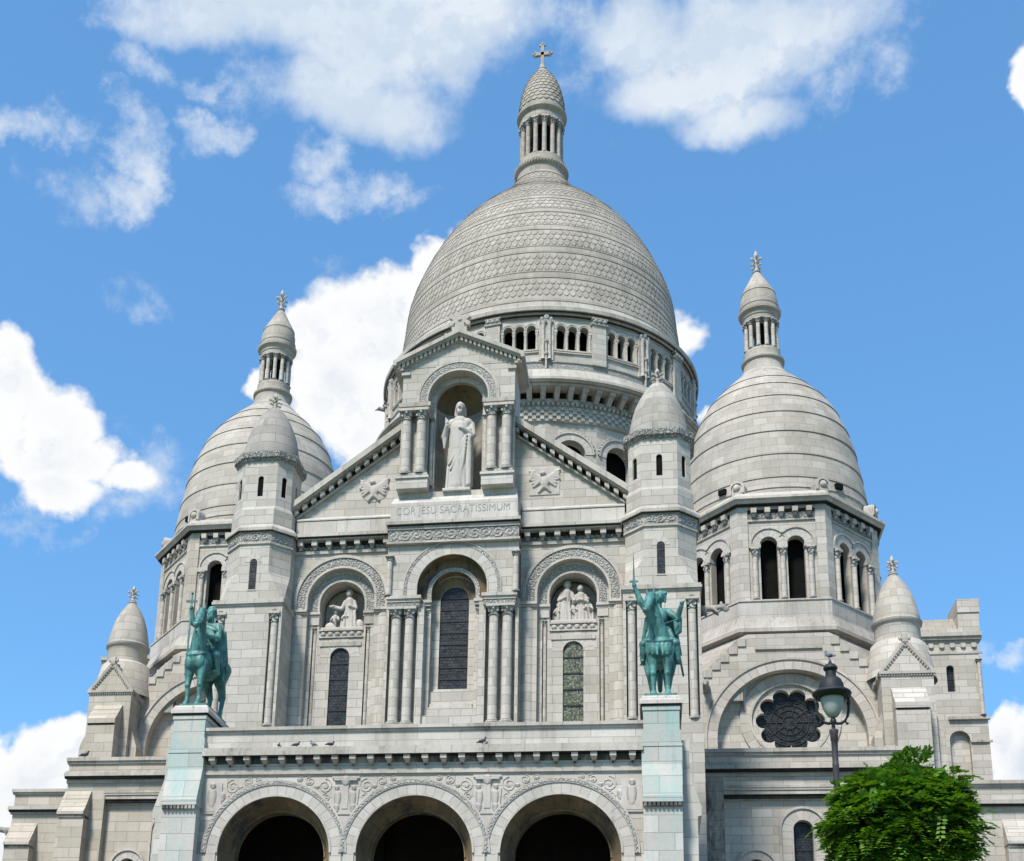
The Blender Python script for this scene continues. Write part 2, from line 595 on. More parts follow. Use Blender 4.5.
    def tube(s, pts, rad, seg=8, mat=0, closed=False):
        pts = [Vector(p) for p in pts]
        n = len(pts)
        R = rad if isinstance(rad, (list, tuple)) else [rad] * n
        P = []
        for i, p in enumerate(pts):
            if closed:
                t = pts[(i + 1) % n] - pts[i - 1]
            else:
                t = pts[min(i + 1, n - 1)] - pts[max(i - 1, 0)]
            t.normalize()
            a = t.orthogonal() if abs(t.z) > .9 else t.cross(Vector((0, 0, 1)))
            a.normalize()
            b = t.cross(a)
            for k in range(seg):
                an = 2 * pi * k / seg
                P.append(tuple(p + (a * cos(an) + b * sin(an)) * R[i]))
        fs = []
        for i in range(n if closed else n - 1):
            j = (i + 1) % n
            for k in range(seg):
                fs.append((i * seg + k, i * seg + (k + 1) % seg, j * seg + (k + 1) % seg, j * seg + k))
        if not closed:
            fs.append(tuple(range(seg - 1, -1, -1)))
            fs.append(tuple(range((n - 1) * seg, n * seg)))
        s.add(P, fs, mat=mat, smooth=True)

    def ball(s, c, r, seg=10, rings=6, mat=0, rot=None):
        rx, ry, rz = r if isinstance(r, (tuple, list)) else (r, r, r)
        P = []
        for j in range(rings + 1):
            th = pi * j / rings
            for i in range(seg):
                a = 2 * pi * i / seg
                q = Vector((rx * sin(th) * cos(a), ry * sin(th) * sin(a), rz * cos(th)))
                if rot is not None:
                    q = rot @ q
                P.append((c[0] + q.x, c[1] + q.y, c[2] + q.z))
        fs = [(j * seg + i, j * seg + (i + 1) % seg, (j + 1) * seg + (i + 1) % seg, (j + 1) * seg + i) for j in range(rings) for i in range(seg)]
        s.add(P, fs, mat=mat, smooth=True)

    def capsule(s, p0, p1, r0, r1, seg=10, mat=0):
        p0, p1 = Vector(p0), Vector(p1)
        t = p1 - p0
        L = t.length
        if L < 1e-5:
            s.ball(p0, max(r0, r1), mat=mat)
            return
        t /= L
        pts, rad = [], []
        for k in range(4):
            a = pi / 2 * k / 4
            pts.append(p0 - t * r0 * cos(a))
            rad.append(max(r0 * sin(a), .002))
        pts += [p0, p1]
        rad += [r0, r1]
        for k in range(1, 5):
            a = pi / 2 * k / 4
            pts.append(p1 + t * r1 * sin(a))
            rad.append(max(r1 * cos(a), .002))
        a = t.orthogonal().normalized()
        b = t.cross(a)
        P = [tuple(p + (a * cos(2 * pi * k / seg) + b * sin(2 * pi * k / seg)) * r) for p, r in zip(pts, rad) for k in range(seg)]
        n = len(pts)
        fs = [(i * seg + k, i * seg + (k + 1) % seg, (i + 1) * seg + (k + 1) % seg, (i + 1) * seg + k) for i in range(n - 1) for k in range(seg)]
        fs.append(tuple(range(seg - 1, -1, -1)))
        fs.append(tuple(range((n - 1) * seg, n * seg)))
        s.add(P, fs, mat=mat, smooth=True)

    def mesh(s, name, mats, origin=(0, 0, 0)):
        me = bpy.data.meshes.new(name)
        ox, oy, oz = origin
        vs = [(x - ox, y - oy, z - oz) for x, y, z in s.v]
        me.from_pydata(vs, [], s.f)
        uvl = me.uv_layers.new(name="UVMap")
        k = 0
        for fi, fc in enumerate(s.f):
            u = s.uv[fi]
            if u is None:
                pts = [Vector(s.v[i]) for i in fc]
                nx = ny = nz = 0.
                for i in range(len(pts)):
                    a, b = pts[i], pts[(i + 1) % len(pts)]
                    nx += (a.y - b.y) * (a.z + b.z)
                    ny += (a.z - b.z) * (a.x + b.x)
                    nz += (a.x - b.x) * (a.y + b.y)
                ln = sqrt(nx * nx + ny * ny + nz * nz) or 1.
                nx, ny, nz = nx / ln, ny / ln, nz / ln
                h = hypot(nx, ny)
                if h > .45:
                    tx, ty = -ny / h, nx / h
                    if abs(tx) > abs(ty) and tx < 0 or abs(ty) >= abs(tx) and ty < 0:
                        tx, ty = -tx, -ty
                    u = [(p.x * tx + p.y * ty, p.z / max(h, .3)) for p in pts]
                else:
                    u = [(p.x, p.y) for p in pts]
            for q in u:
                uvl.data[k].uv = q
                k += 1
        for mt in mats:
            me.materials.append(M[mt] if isinstance(mt, str) else mt)
        me.polygons.foreach_set('material_index', s.mi)
        me.polygons.foreach_set('use_smooth', s.sm)
        me.update()
        if any(s.sm):
            try:
                me.set_sharp_from_angle(angle=radians(38))
            except Exception:
                pass
        return me

    def build(s, name, mats, parent=None, origin=(0, 0, 0)):
        o = bpy.data.objects.new(name, s.mesh(name, mats, origin))
        o.location = origin
        COL.objects.link(o)
        set_parent(o, parent)
        return o


def set_parent(o, parent):
    if parent is not None:
        o.parent = parent
        if parent.type == 'EMPTY':
            o.matrix_parent_inverse = Matrix.Translation(-Vector(parent.location))


def tag(o, label=None, cat=None, group=None, kind=None):
    if label:
        o['label'] = label
    if cat:
        o['category'] = cat
    if group:
        o['group'] = group
    if kind:
        o['kind'] = kind
    return o


def empty(name, loc):
    o = bpy.data.objects.new(name, None)
    o.location = loc
    o.empty_display_size = .5
    COL.objects.link(o)
    return o


_cache = {}


def shared(key, maker):
    if key not in _cache:
        _cache[key] = maker()
    return _cache[key]


def put(name, me, loc, parent, rotz=0., scale=1.):
    """one more object using a mesh that was already made"""
    o = bpy.data.objects.new(name, me)
    COL.objects.link(o)
    o.parent = parent
    L = Vector(loc)
    if parent is not None and parent.type == 'MESH' and parent.parent and parent.parent.type == 'EMPTY':
        pass
    o.location = L - (Vector(parent.location) if parent is not None and parent.type == 'MESH' else Vector((0, 0, 0)))
    o.rotation_euler = (0, 0, rotz)
    o.scale = (scale,) * 3
    if parent is not None and parent.type == 'EMPTY':
        o.matrix_parent_inverse = Matrix.Translation(-Vector(parent.location))
    return o


def sculpt(mb, name, mats, voxel, smooth=4, parent=None, origin=(0, 0, 0), factor=.5):
    """melt overlapping volumes into one continuous skin"""
    me0 = mb.mesh(name + '_src', [], origin)
    ob = bpy.data.objects.new('tmp', me0)
    COL.objects.link(ob)
    md = ob.modifiers.new('r', 'REMESH')
    md.mode = 'VOXEL'
    md.voxel_size = voxel
    sm = ob.modifiers.new('s', 'SMOOTH')
    sm.factor = factor
    sm.iterations = smooth
    dg = bpy.context.evaluated_depsgraph_get()
    me = bpy.data.meshes.new_from_object(ob.evaluated_get(dg))
    bpy.data.objects.remove(ob, do_unlink=True)
    bpy.data.meshes.remove(me0)
    me.name = name
    me.materials.clear()
    for mt in mats:
        me.materials.append(M[mt])
    me.polygons.foreach_set('use_smooth', [True] * len(me.polygons))
    if not me.uv_layers:
        me.uv_layers.new(name="UVMap")
    o = bpy.data.objects.new(name, me)
    o.location = origin
    COL.objects.link(o)
    set_parent(o, parent)
    return o


def arch_path(uc, hw, v0, vs, seg=14, r=None):
    """opening outline: straight jambs and a round head"""
    r = r or hw
    pts = [(uc - hw, v0), (uc + hw, v0)]
    for i in range(seg + 1):
        a = pi * i / seg
        pts.append((uc + r * cos(a), vs + r * sin(a)))
    return pts


def notch_wall(u0, u1, v0, v1, uc, r, vs, seg=28, top=None):
    """rectangle (or gabled top) with an arched opening that runs down to its lower edge"""
    pts = [(u0, v0), (uc - r, v0)]
    for i in range(seg + 1):
        a = pi - pi * i / seg
        pts.append((uc + r * cos(a), vs + r * sin(a)))
    pts += [(uc + r, v0), (u1, v0), (u1, v1)]
    if top:
        pts += top
    pts.append((u0, v1))
    return pts


def column_mesh(r, h, seg=16, cap=None, basem=True, shaft='wall', capm='carved'):
    """shaft with moulded base and leafy capital; origin at the base"""
    def mk():
        mb = MB()
        ch = cap if cap is not None else r * 2.6
        bh = r * 1.0 if basem else 0.
        if basem:
            mb.revolve(0, 0, [(r * 1.45, 0), (r * 1.45, bh * .3), (r * 1.5, bh * .4), (r * 1.4, bh * .6), (r * 1.12, bh * .7), (r * 1.2, bh * .85), (r, bh)], seg, mat=1)
        mb.revolve(0, 0, [(r, bh), (r * .96, h - ch)], seg, rref=r)
        fr = F()
        a = r * 1.55
        mb.revolve(0, 0, [(r * .96, h - ch), (r * 1.16, h - ch + .02), (r * 1.16, h - ch * .92), (r, h - ch * .9), (r * 1.05, h - ch * .6), (r * 1.5, h - ch * .24)], seg, mat=2)
        for k in range(8):
            an = 2 * pi * k / 8
            rr = r * 1.22
            mb.ball((rr * cos(an), rr * sin(an), h - ch * (.58 if k % 2 else .34)), (r * .30, r * .30, ch * .17), 6, 4, mat=2)
        mb.box(fr, -a, a, h - ch * .24, h, -a, a, mat=1)
        return mb.mesh('column', [shaft, 'trim', capm])
    return shared(('col', r, round(h, 3), seg, cap, basem, shaft), mk)


def finial_mesh(h=1.2, r=.22):
    def mk():
        mb = MB()
        mb.revolve(0, 0, [(r * 1.1, 0), (r * 1.25, h * .05), (r * .75, h * .10), (r * .55, h * .22), (r * .55, h * .40), (r * .8, h * .44), (r * .5, h * .50), (r * .42, h * .62), (r * .66, h * .70),
                          (r * .62, h * .80), (r * .35, h * .92), (r * .05, h)], 10)
        for lev, rr in ((.30, 1.55), (.52, 1.9), (.66, 1.35)):
            for k in range(4):
                a = pi / 4 + k * pi / 2 + (pi / 4 if lev == .66 else 0)
                x, y = r * rr * cos(a), r * rr * sin(a)
                mb.capsule((0, 0, h * (lev - .05)), (x, y, h * (lev + .02)), r * .28, r * .2, 6)
                mb.ball((x, y, h * (lev + .0)), r * .36, 6, 4)
        return mb.mesh('finial', ['trim'])
    return shared(('fin', h, r), mk)


def window_glazing(parent, fr, uc, hw, v0, vs, w, mat='glass', bars=4, name='window'):
    mb = MB()
    pts = arch_path(uc, hw - .002, v0, vs, 12)
    mb.plate(fr, pts, [], w - .05, w)
    top = vs + hw
    for i in range(1, bars + 1):
        v = v0 + (top - v0) * i / (bars + 1)
        half = hw if v <= vs else sqrt(max(hw * hw - (v - vs) ** 2, .01))
        mb.box(fr, uc - half, uc + half, v - .035, v + .035, w + .004, w + .035, mat=1)
    return mb.build(name, [mat, 'bar'], parent)


def carved_strip(mb, fr, u0, u1, v0, v1, w, amp=.07, mat=0, period=None, step=.055):
    """rinceau frieze as real relief: running scrolls with leaf lobes"""
    H = v1 - v0
    period = period or H * 1.15
    nu = max(2, int((u1 - u0) / step))
    nv = max(4, int(H / step))
    P = []
    for j in range(nv + 1):
        for i in range(nu + 1):
            u = (u1 - u0) * i / nu
            v = H * j / nv
            k = int(u / period)
            du = (u - (k + .5) * period) / (period * .5)
            dv = (v / H - .5) * 2
            if k % 2:
                dv = -dv
            rr = hypot(du, dv)
            an = atan2(dv, du)
            h = .5 + .5 * cos(rr * 9.0 - an)
            h *= 1 if rr < .95 else .35
            h = max(h, .75 * max(0, cos(3 * pi * (u / period + .5 * dv))) if rr > .85 else 0)
            edge = 0 if (j == 0 or j == nv or i == 0 or i == nu) else 1
            P.append(fr(u0 + u, v0 + v, w + amp * h * edge))
    fs = [(j * (nu + 1) + i, j * (nu + 1) + i + 1, (j + 1) * (nu + 1) + i + 1, (j + 1) * (nu + 1) + i) for j in range(nv) for i in range(nu)]
    mb.add(P, fs, mat=mat, smooth=False)


def carved_ring(mb, fr, uc, vc, r0, r1, w, amp=.06, mat=0, seg=120, nr=8, stilt=0., lobes=26):
    P = []
    n = 0
    path = []
    rm = (r0 + r1) / 2
    tot = pi * rm + 2 * stilt
    for i in range(seg + 1):
        L = tot * i / seg
        if L < stilt:
            path.append((1., 0., L - stilt, L))
        elif L > tot - stilt:
            path.append((-1., 0., tot - stilt - L, L))
        else:
            a = (L - stilt) / rm
            path.append((cos(a), sin(a), 0., L))
    for (cx, sx, dv, L) in path:
        for j in range(nr + 1):
            t = j / nr
            r = r0 + (r1 - r0) * t
            ph = L / tot * lobes
            fr_ = ph - math.floor(ph) - .5
            d = hypot(fr_ * 2.0, (t - .5) * 2)
            an = atan2((t - .5) * 2, fr_ * 2)
            h = (.5 + .5 * cos(d * 8 - 2 * an)) if 0 < j < nr else 0
            P.append(fr(uc + cx * r, vc + sx * r + dv, w + amp * h))
        n += 1
    k = nr + 1
    fs = [(i * k + j, i * k + j + 1, (i + 1) * k + j + 1, (i + 1) * k + j) for i in range(n - 1) for j in range(nr)]
    mb.add(P, fs, mat=mat)


def slope_pts(u0, v0, u1, v1, t):
    return (u0 + (u1 - u0) * t, v0 + (v1 - v0) * t)

# ------------------------------------------------------------------ ground


GZ = -17.4


def ground_height(y):
    d = y - EYE.y
    if d <= 0:
        return -22.5
    if d >= 26:
        return GZ
    return -22.5 + (GZ + 22.5) * d / 26


def make_ground():
    mb = MB()
    xs = [-3000, -400, -120, -60, -40, -25, -10, 0, 10, 25, 40, 60, 120, 400, 3000]
    ys = [-3000, -400, -120] + [EYE.y + k * 2 for k in range(-4, 14)] + [EYE.y + 26, -30, 0, 60, 200, 800, 4000]
    P = [(x, y, ground_height(y)) for y in ys for x in xs]
    n = len(xs)
    fs = [(j * n + i, j * n + i + 1, (j + 1) * n + i + 1, (j + 1) * n + i) for j in range(len(ys) - 1) for i in range(n - 1)]
    mb.add(P, fs)
    mt, t, bsdf = new_mat('lawn_and_paving_ground')
    obj = t.new('ShaderNodeTexCoord').outputs['Object']
    sep = t.new('ShaderNodeSeparateXYZ')
    t.link(obj, sep.inputs[0])
    n1_ = t.noise(obj, 1.5, 6, .7)
    grass = t.mix('MIX', t.ramp(n1_, .3, .7), (.045, .085, .02), (.09, .13, .035))
    br = t.new('ShaderNodeTexBrick')
    t.link(obj, br.inputs['Vector'])
    br.inputs['Scale'].default_value = 1
    br.inputs['Brick Width'].default_value = .9
    br.inputs['Row Height'].default_value = .6
    br.inputs['Color1'].default_value = (.22, .21, .19, 1)
    br.inputs['Color2'].default_value = (.19, .18, .165, 1)
    br.inputs['Mortar'].default_value = (.16, .15, .14, 1)
    f = t.ramp(sep.outputs['Y'], -40.2, -39.9)
    t.link(t.mix('MIX', f, grass, br.outputs['Color']), bsdf.inputs['Base Color'])
    bsdf.inputs['Roughness'].default_value = .9
    o = mb.build('ground', [mt])
    tag(o, kind='structure')


make_ground()

# ------------------------------------------------------------------ the basilica
BAS = empty('basilica', (0, -4, GZ))
tag(BAS, 'large white stone basilica with tall scaled central dome, side cupolas and arched porch', 'church')
F0 = F()

# ---- portico -------------------------------------------------------
AX = (-6.3, 0.0, 6.3)
YP = -9.6
FP = F(0, YP, 0)
SPR = -8.97


def make_portico():
    mb = MB()
    outer = [(-10.2, GZ)]
    for x in AX:
        outer += [(x - 2.55, GZ), (x - 2.55, SPR)]
        outer += [(x - 2.55 * cos(pi * i / 30), SPR + 2.55 * sin(pi * i / 30)) for i in range(1, 30)]
        outer += [(x + 2.55, SPR), (x + 2.55, GZ)]
    outer += [(10.2, GZ), (10.2, -3.4), (-10.2, -3.4)]
    mb.plate(FP, outer, [], -.02, 0, smat=1)
    for x in AX:
        P, fs, us = [], [], []
        path = [(1., 0., GZ - SPR)] + [(cos(pi * i / 40), sin(pi * i / 40), 0) for i in range(41)] + [(-1., 0., GZ - SPR)]
        for k, (cx_, sx_, dv) in enumerate(path):
            P += [FP(x + 2.55 * cx_, SPR + 2.55 * sx_ + dv, -.01), FP(x + 2.20 * cx_, SPR + 2.20 * sx_ + dv, -1.0)]
        for k in range(len(path) - 1):
            fs.append((2 * k, 2 * k + 1, 2 * k + 3, 2 * k + 2))
            us.append([(k * .2, .1), (k * .2, 1.2), (k * .2 + .2, 1.2), (k * .2 + .2, .1)])
        mb.add(P, fs, us, mat=1, smooth=True)
    inner = [(-10.2, GZ)]
    for x in AX:
        inner += [(x - 2.07, GZ), (x - 2.07, SPR)]
        inner += [(x - 2.07 * cos(pi * i / 30), SPR + 2.07 * sin(pi * i / 30)) for i in range(1, 30)]
        inner += [(x + 2.07, SPR), (x + 2.07, GZ)]
    inner += [(10.2, GZ), (10.2, -5.5), (-10.2, -5.5)]
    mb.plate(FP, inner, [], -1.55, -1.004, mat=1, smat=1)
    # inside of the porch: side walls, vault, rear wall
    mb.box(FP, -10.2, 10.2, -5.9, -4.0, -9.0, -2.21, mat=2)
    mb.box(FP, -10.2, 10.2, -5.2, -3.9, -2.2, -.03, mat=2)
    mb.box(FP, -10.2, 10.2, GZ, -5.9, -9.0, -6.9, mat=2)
    mb.box(FP, -10.2, 10.2, GZ, GZ + .02, -9.0, -1.6, mat=2)
    mb.box(FP, -10.5, -10.2, GZ, -4.0, -9.0, -.5, mat=2)
    mb.box(FP, 10.2, 10.5, GZ, -4.0, -9.0, -.5, mat=2)
    for x in (-3.15, 3.15):
        mb.box(FP, x - .55, x + .55, GZ, -5.9, -6.89, -6.3, mat=2)
        mb.ring(F(x, YP + 5, 0, pi / 2), 0, -8.6, 2.4, 2.9, -.3, .3, mat=2)
    mb.box(FP, -10.2, 10.2, -4.0, -3.9, -9.2, -.01, mat=3)
    return mb.build('portico', ['wall', 'soffit', 'porch', 'roof'], BAS)


portico = make_portico()


def portico_details():
    for k, x in enumerate(AX):
        mb = MB()
        e = .004 if k == 1 else 0
        mb.ring(FP, x, SPR, 2.55, 2.64, -.02, .10 + e, mat=1, seg=44)
        mb.ring(FP, x, SPR, 2.64, 3.10, -.02, .05 + e, seg=44, vw=.42, stilt=1.2)
        carved_ring(mb, FP, x, SPR, 3.10, 3.26, .09 + e, .03, mat=2, seg=170, nr=4, lobes=60)
        mb.ring(FP, x, SPR, 3.26, 3.33, -.02, .10 + e, mat=1, seg=44)
        mb.ring(FP, x, SPR, 3.09, 3.11, -.02, .10 + e, mat=1, seg=44)
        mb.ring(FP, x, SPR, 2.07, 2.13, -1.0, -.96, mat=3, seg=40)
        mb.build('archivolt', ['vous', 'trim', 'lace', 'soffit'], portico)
    mb = MB()
    mb.box(FP, -9.76, 9.76, -5.40, -5.28, -.02, .10)
    mb.box(FP, -9.76, 9.76, -5.28, -5.20, -.02, .05)
    mb.build('string_course', ['trim'], portico)
    mb = MB()
    n = 24
    for i in range(n):
        u = -9.35 + 18.7 * i / (n - 1)
        mb.box(FP, u - .14, u + .14, -4.80, -4.60, -.02, .36)
        mb.add([FP(u - .13, -4.80, 0), FP(u + .13, -4.80, 0), FP(u - .13, -4.80, .30), FP(u + .13, -4.80, .30), FP(u - .06, -5.04, 0), FP(u + .06, -5.04, 0), FP(u - .06, -5.0, .12), FP(u + .06, -5.0, .12)],
               [(2, 3, 7, 6), (0, 2, 6, 4), (3, 1, 5, 7), (4, 6, 7, 5)])
        mb.ball(FP(u, -5.0, .10), (.07, .07, .08), 8, 5, mat=1)
    mb.box(FP, -9.76, 9.76, -4.90, -4.60, -.02, .012, mat=1)
    mb.build('corbel_table', ['trim', 'gap_shade'], portico)
    mb = MB()
    mb.box(FP, -9.8, 9.8, -4.62, -4.58, -.02, .40, mat=1)
    mb.box(FP, -9.8, 9.8, -4.60, -4.40, -.02, .45)
    mb.box(FP, -9.8, 9.8, -4.40, -4.22, -.02, .36)
    mb.build('cornice', ['trim', 'shade'], portico)
    mb = MB()
    mb.box(FP, -9.82, 9.82, -4.22, -3.46, -.3, .06)
    mb.build('parapet', ['light'], portico)
    mb = MB()
    mb.box(FP, -9.82, 9.82, -3.46, -3.35, -.34, .13)
    mb.box(FP, -9.82, 9.82, -3.35, -3.20, -.38, .21)
    mb.build('coping', ['trim'], portico)
    # spandrel carvings
    for x, half in ((-3.15, 0), (3.15, 0), (-9.3, 1), (9.3, -1)):
        mb = MB()
        sides = (-1, 1) if half == 0 else (half,)
        w = .012

        def spiral(cu, cv, r, dirn, n=26, turns=1.6, rad=.022):
            pts = []
            for i in range(n + 1):
                t = i / n
                a = pi / 2 + dirn * t * turns * 2 * pi
                rr = r * (1 - .78 * t)
                pts.append(FP(cu + rr * cos(a), cv + rr * sin(a), w))
            mb.tube(pts, rad, 6)
        for sd in sides:
            cu = x + sd * .95
            spiral(cu, -5.95, .34, sd)
            spiral(x + sd * 1.62, -5.72, .22, -sd)
            spiral(x + sd * 2.12, -5.60, .15, sd)
            spiral(cu - sd * .1, -6.45, .2, -sd)
            for q in range(3):
                mb.ball(FP(x + sd * (1.3 + .42 * q), -5.98 + .16 * q, w), (.12, .03, .09), 8, 5)
        if half == 0:
            mb.plate(FP, [(x - .52, -7.25), (x + .52, -7.25), (x + .62, -6.1), (x - .62, -6.1)], [], 0, .05)
            mb.box(FP, x - .14, x + .14, -7.0, -5.75, 0, .078)
            mb.ball(FP(x, -5.72, .1), (.2, .03, .22), 10, 6)
            mb.box(FP, x - .62, x + .62, -5.62, -5.52, 0, .08)
            for sd in (-1, 1):
                mb.ball(FP(x + sd * .34, -6.5, .06), (.17, .03, .38), 10, 6)
                mb.ball(FP(x + sd * .38, -6.05, .08), (.11, .03, .12), 8, 5)
                mb.ball(FP(x + sd * .36, -6.95, .06), (.14, .03, .22), 8, 5)
                mb.box(FP, x + sd * .28 - .24, x + sd * .28 + .24, -5.72, -5.64, 0, .12)
            mb.plate(FP, [(x - .35, -7.33), (x, -8.0), (x + .35, -7.33)], [], 0, .045)
        else:
            mb.plate(FP, [(x - .45, -7.1), (x + .45, -7.1), (x + .45, -5.75), (x - .45, -5.75)], [], 0, .045)
            mb.ball(FP(x, -6.4, .05), (.22, .03, .5), 10, 6)
            mb.ball(FP(x + .02, -5.9, .08), (.14, .03, .15), 8, 5)
            mb.ball(FP(x + half * .45, -6.4, .02), (.18, .03, .25), 8, 5)
            mb.box(FP, x - .47, x + .47, -7.2, -7.13, 0, .07)
        mb.build('spandrel_relief', ['relief'], portico)
    # pedestals of the riders
    for s in (-1, 1):
        mb = MB()
        fr = F(s * 10.58, -9.8, 0)
        mb.box(fr, -.76, .76, -3.70, -2.66, -4.4, .08)
        mb.box(fr, -.80, .80, -2.80, -2.66, -4.45, .12, mat=1)
        mb.box(fr, -.82, .82, -4.30, -3.70, -4.4, .14)
        mb.box(fr, -.86, .86, -4.42, -4.30, -4.4, .18, mat=1)
        mb.box(fr, -.845, .845, -5.22, -4.42, -4.4, .15)
        # sloping courses
        lv = [-5.22, -5.72, -6.22, -6.70]
        for i in range(3):
            a, b = lv[i], lv[i + 1]
            w0, w1 = .17 + .13 * i, .30 + .13 * i
            hw = .84 - .012 * i
            P = [fr(-hw, a, w0), fr(hw, a, w0), fr(-hw, b, w1), fr(hw, b, w1), fr(-hw, b, -4), fr(hw, b, -4), fr(-hw, a, -4), fr(hw, a, -4)]
            mb.add(P, [(0, 1, 3, 2), (2, 3, 5, 4), (0, 2, 4, 6), (3, 1, 7, 5), (6, 7, 1, 0)])
        mb.box(fr, -.83, .83, -6.95, -6.70, -4, .60, mat=1)
        mb.box(fr, -.80, .80, -7.12, -6.95, -4, .50, mat=2)
        for i in range(9):
            u = -.70 + 1.4 * i / 8
            mb.box(fr, u - .06, u + .06, -7.12, -6.96, .50, .585, mat=2)
        mb.box(fr, -.80, .80, GZ, -7.12, -4, .42, mat=3)
        # shoulder on the outer side
        fo = F(s * 11.4, -9.35, 0)
        pr = [(0, GZ), (s * .62, GZ), (s * .62, -7.35), (s * .78, -7.3), (s * .78, -6.95), (s * .34, -5.5), (s * .34, -4.0), (0, -4.0)]
        mb.plate(fo, pr, [], -3.5, 0, mat=3, back=True)
        pd = mb.build('statue_pedestal', ['green', 'green', 'soot', 'green2'], BAS)
        c = MB()
        c.box(fr, -.84, .84, -2.60, -2.50, -4.5, .14, mat=1)
        c.box(fr, -.80, .80, -2.66, -2.60, -4.5, .10)
        c.box(fr, -.90, .90, -2.52, -2.36, -4.55, .2)
        P = [fr(-.90, -2.36, .2), fr(.90, -2.36, .2), fr(.90, -2.36, -4.55), fr(-.90, -2.36, -4.55), fr(-.76, -2.12, .06), fr(.76, -2.12, .06), fr(.76, -2.12, -4.4), fr(-.76, -2.12, -4.4)]
        c.add(P, [(0, 1, 5, 4), (1, 2, 6, 5), (3, 0, 4, 7), (4, 5, 6, 7), (2, 3, 7, 6)])
        c.build('cap', ['light', 'shade'], pd)


portico_details()


# ---- main facade ----------------------------------------------------
FF = F(0, 0, 0)


def make_facade():
    mb = MB()
    for s in (-1, 1):
        fr = F(s * 6.23, 0, 0)
        mb.plate(fr, notch_wall(-2.75, 2.75, -4.0, 10.6, 0, 1.86, 7.03), [], -.35, 0)
        holes = [arch_path(0, 1.23, 4.95, 6.96, 18), arch_path(0, .53, 0.0, 3.88, 12)]
        for q in (-1, 1):
            holes.append(arch_path(q * 1.48, .13, -3.5, 5.62, 6))
        mb.plate(fr, [(-1.95, -4), (1.95, -4), (1.95, 9.2), (-1.95, 9.2)], holes, -1.35, -.354)
        mb.box(fr, -1.7, -1.2, -4, 5.9, -1.1, -.70)
        mb.box(fr, 1.2, 1.7, -4, 5.9, -1.1, -.70)
        mb.box(fr, -1.5, 1.5, 4.7, 8.4, -2.2, -1.75, mat=1)
        mb.box(fr, -1.6, 1.6, 4.6, 4.9, -2.2, -1.0, mat=1)
        mb.ring(fr, 0, 6.96, 1.235, 1.5, -2.0, -.62, mat=2, stilt=1.9, seg=20)
        mb.box(fr, -1.23, 1.23, 4.5, 4.95, -1.2, -.90)
        # slightly rounded engaged piers beside the bays
        for q in (-1, 1):
            mb.revolve(fr.x + q * 2.38, .30, [(.42, -4), (.42, 6.2)], 16, -pi / 2, pi / 2)
    # centre bay
    fr = FF
    mb.plate(fr, notch_wall(-3.5, 3.5, 6.53, 10.5, 0, 1.85, 7.05), [], .55, 1.2, smat=2)
    mb.plate(fr, notch_wall(-1.95, 1.95, 6.3, 9.2, 0, 1.17, 7.0), [], .05, .60, mat=2, smat=2)
    for s in (-1, 1):
        a, b = sorted((s * 1.17, s * 1.95))
        mb.box(fr, a, b, -4, 6.298, .05, .60)
    mb.ring(fr, 0, 6.78, .78, 1.3, .03, .056, mat=2, seg=24)
    mb.plate(fr, [(-1.3, -4), (1.3, -4), (1.3, 8.6), (-1.3, 8.6)], [arch_path(0, .77, 1.69, 6.78, 16)], -.55, 0.046)
    for s in (-1, 1):
        a, b = sorted((s * 1.62, s * 3.5))
        mb.box(fr, a, b, -4, 6.53, .0, .62)
        a, b = sorted((s * 1.45, s * 1.8))
        mb.box(fr, a, b, -4, 6.2, .4, 1.1)
        a, b = sorted((s * 3.34, s * 3.5))
        mb.box(fr, a, b, -4, 6.4, .5, 1.0)
    mb.box(fr, -3.45, 3.45, 9.3, 12.4, -.4, .5)
    for s in (-1, 1):
        a, b = sorted((s * 1.92, s * 3.45))
        mb.box(fr, a, b, 6.53, 9.3, -.4, .5)
    mb.box(fr, -1.5, 1.5, -4, 0.05, 0.05, .95)
    for s in (-1, 1):
        a, b = sorted((s * 1.75, s * 3.4))
        mb.box(fr, a, b, -4, -.48, .3, 1.38)
    mb.box(fr, -1.17, 1.17, .05, .62, 0.05, .62)
    mb.box(fr, -1.17, 1.17, .80, 1.55, 0.05, .36)
    # wall behind the turrets and nave body
    mb.box(F(0, 0, 0), -9.2, 9.2, -17, 11.0, -36, -1.6)
    P = [(-8.5, 1.6, 11), (8.5, 1.6, 11), (0, 1.6, 16.2), (-8.5, 38, 11), (8.5, 38, 11), (0, 38, 16.2)]
    mb.add(P, [(0, 1, 2), (0, 2, 5, 3), (1, 4, 5, 2)], mat=3)
    return mb.build('facade', ['wall', 'nichewall', 'soffit', 'roof'], BAS)


facade = make_facade()


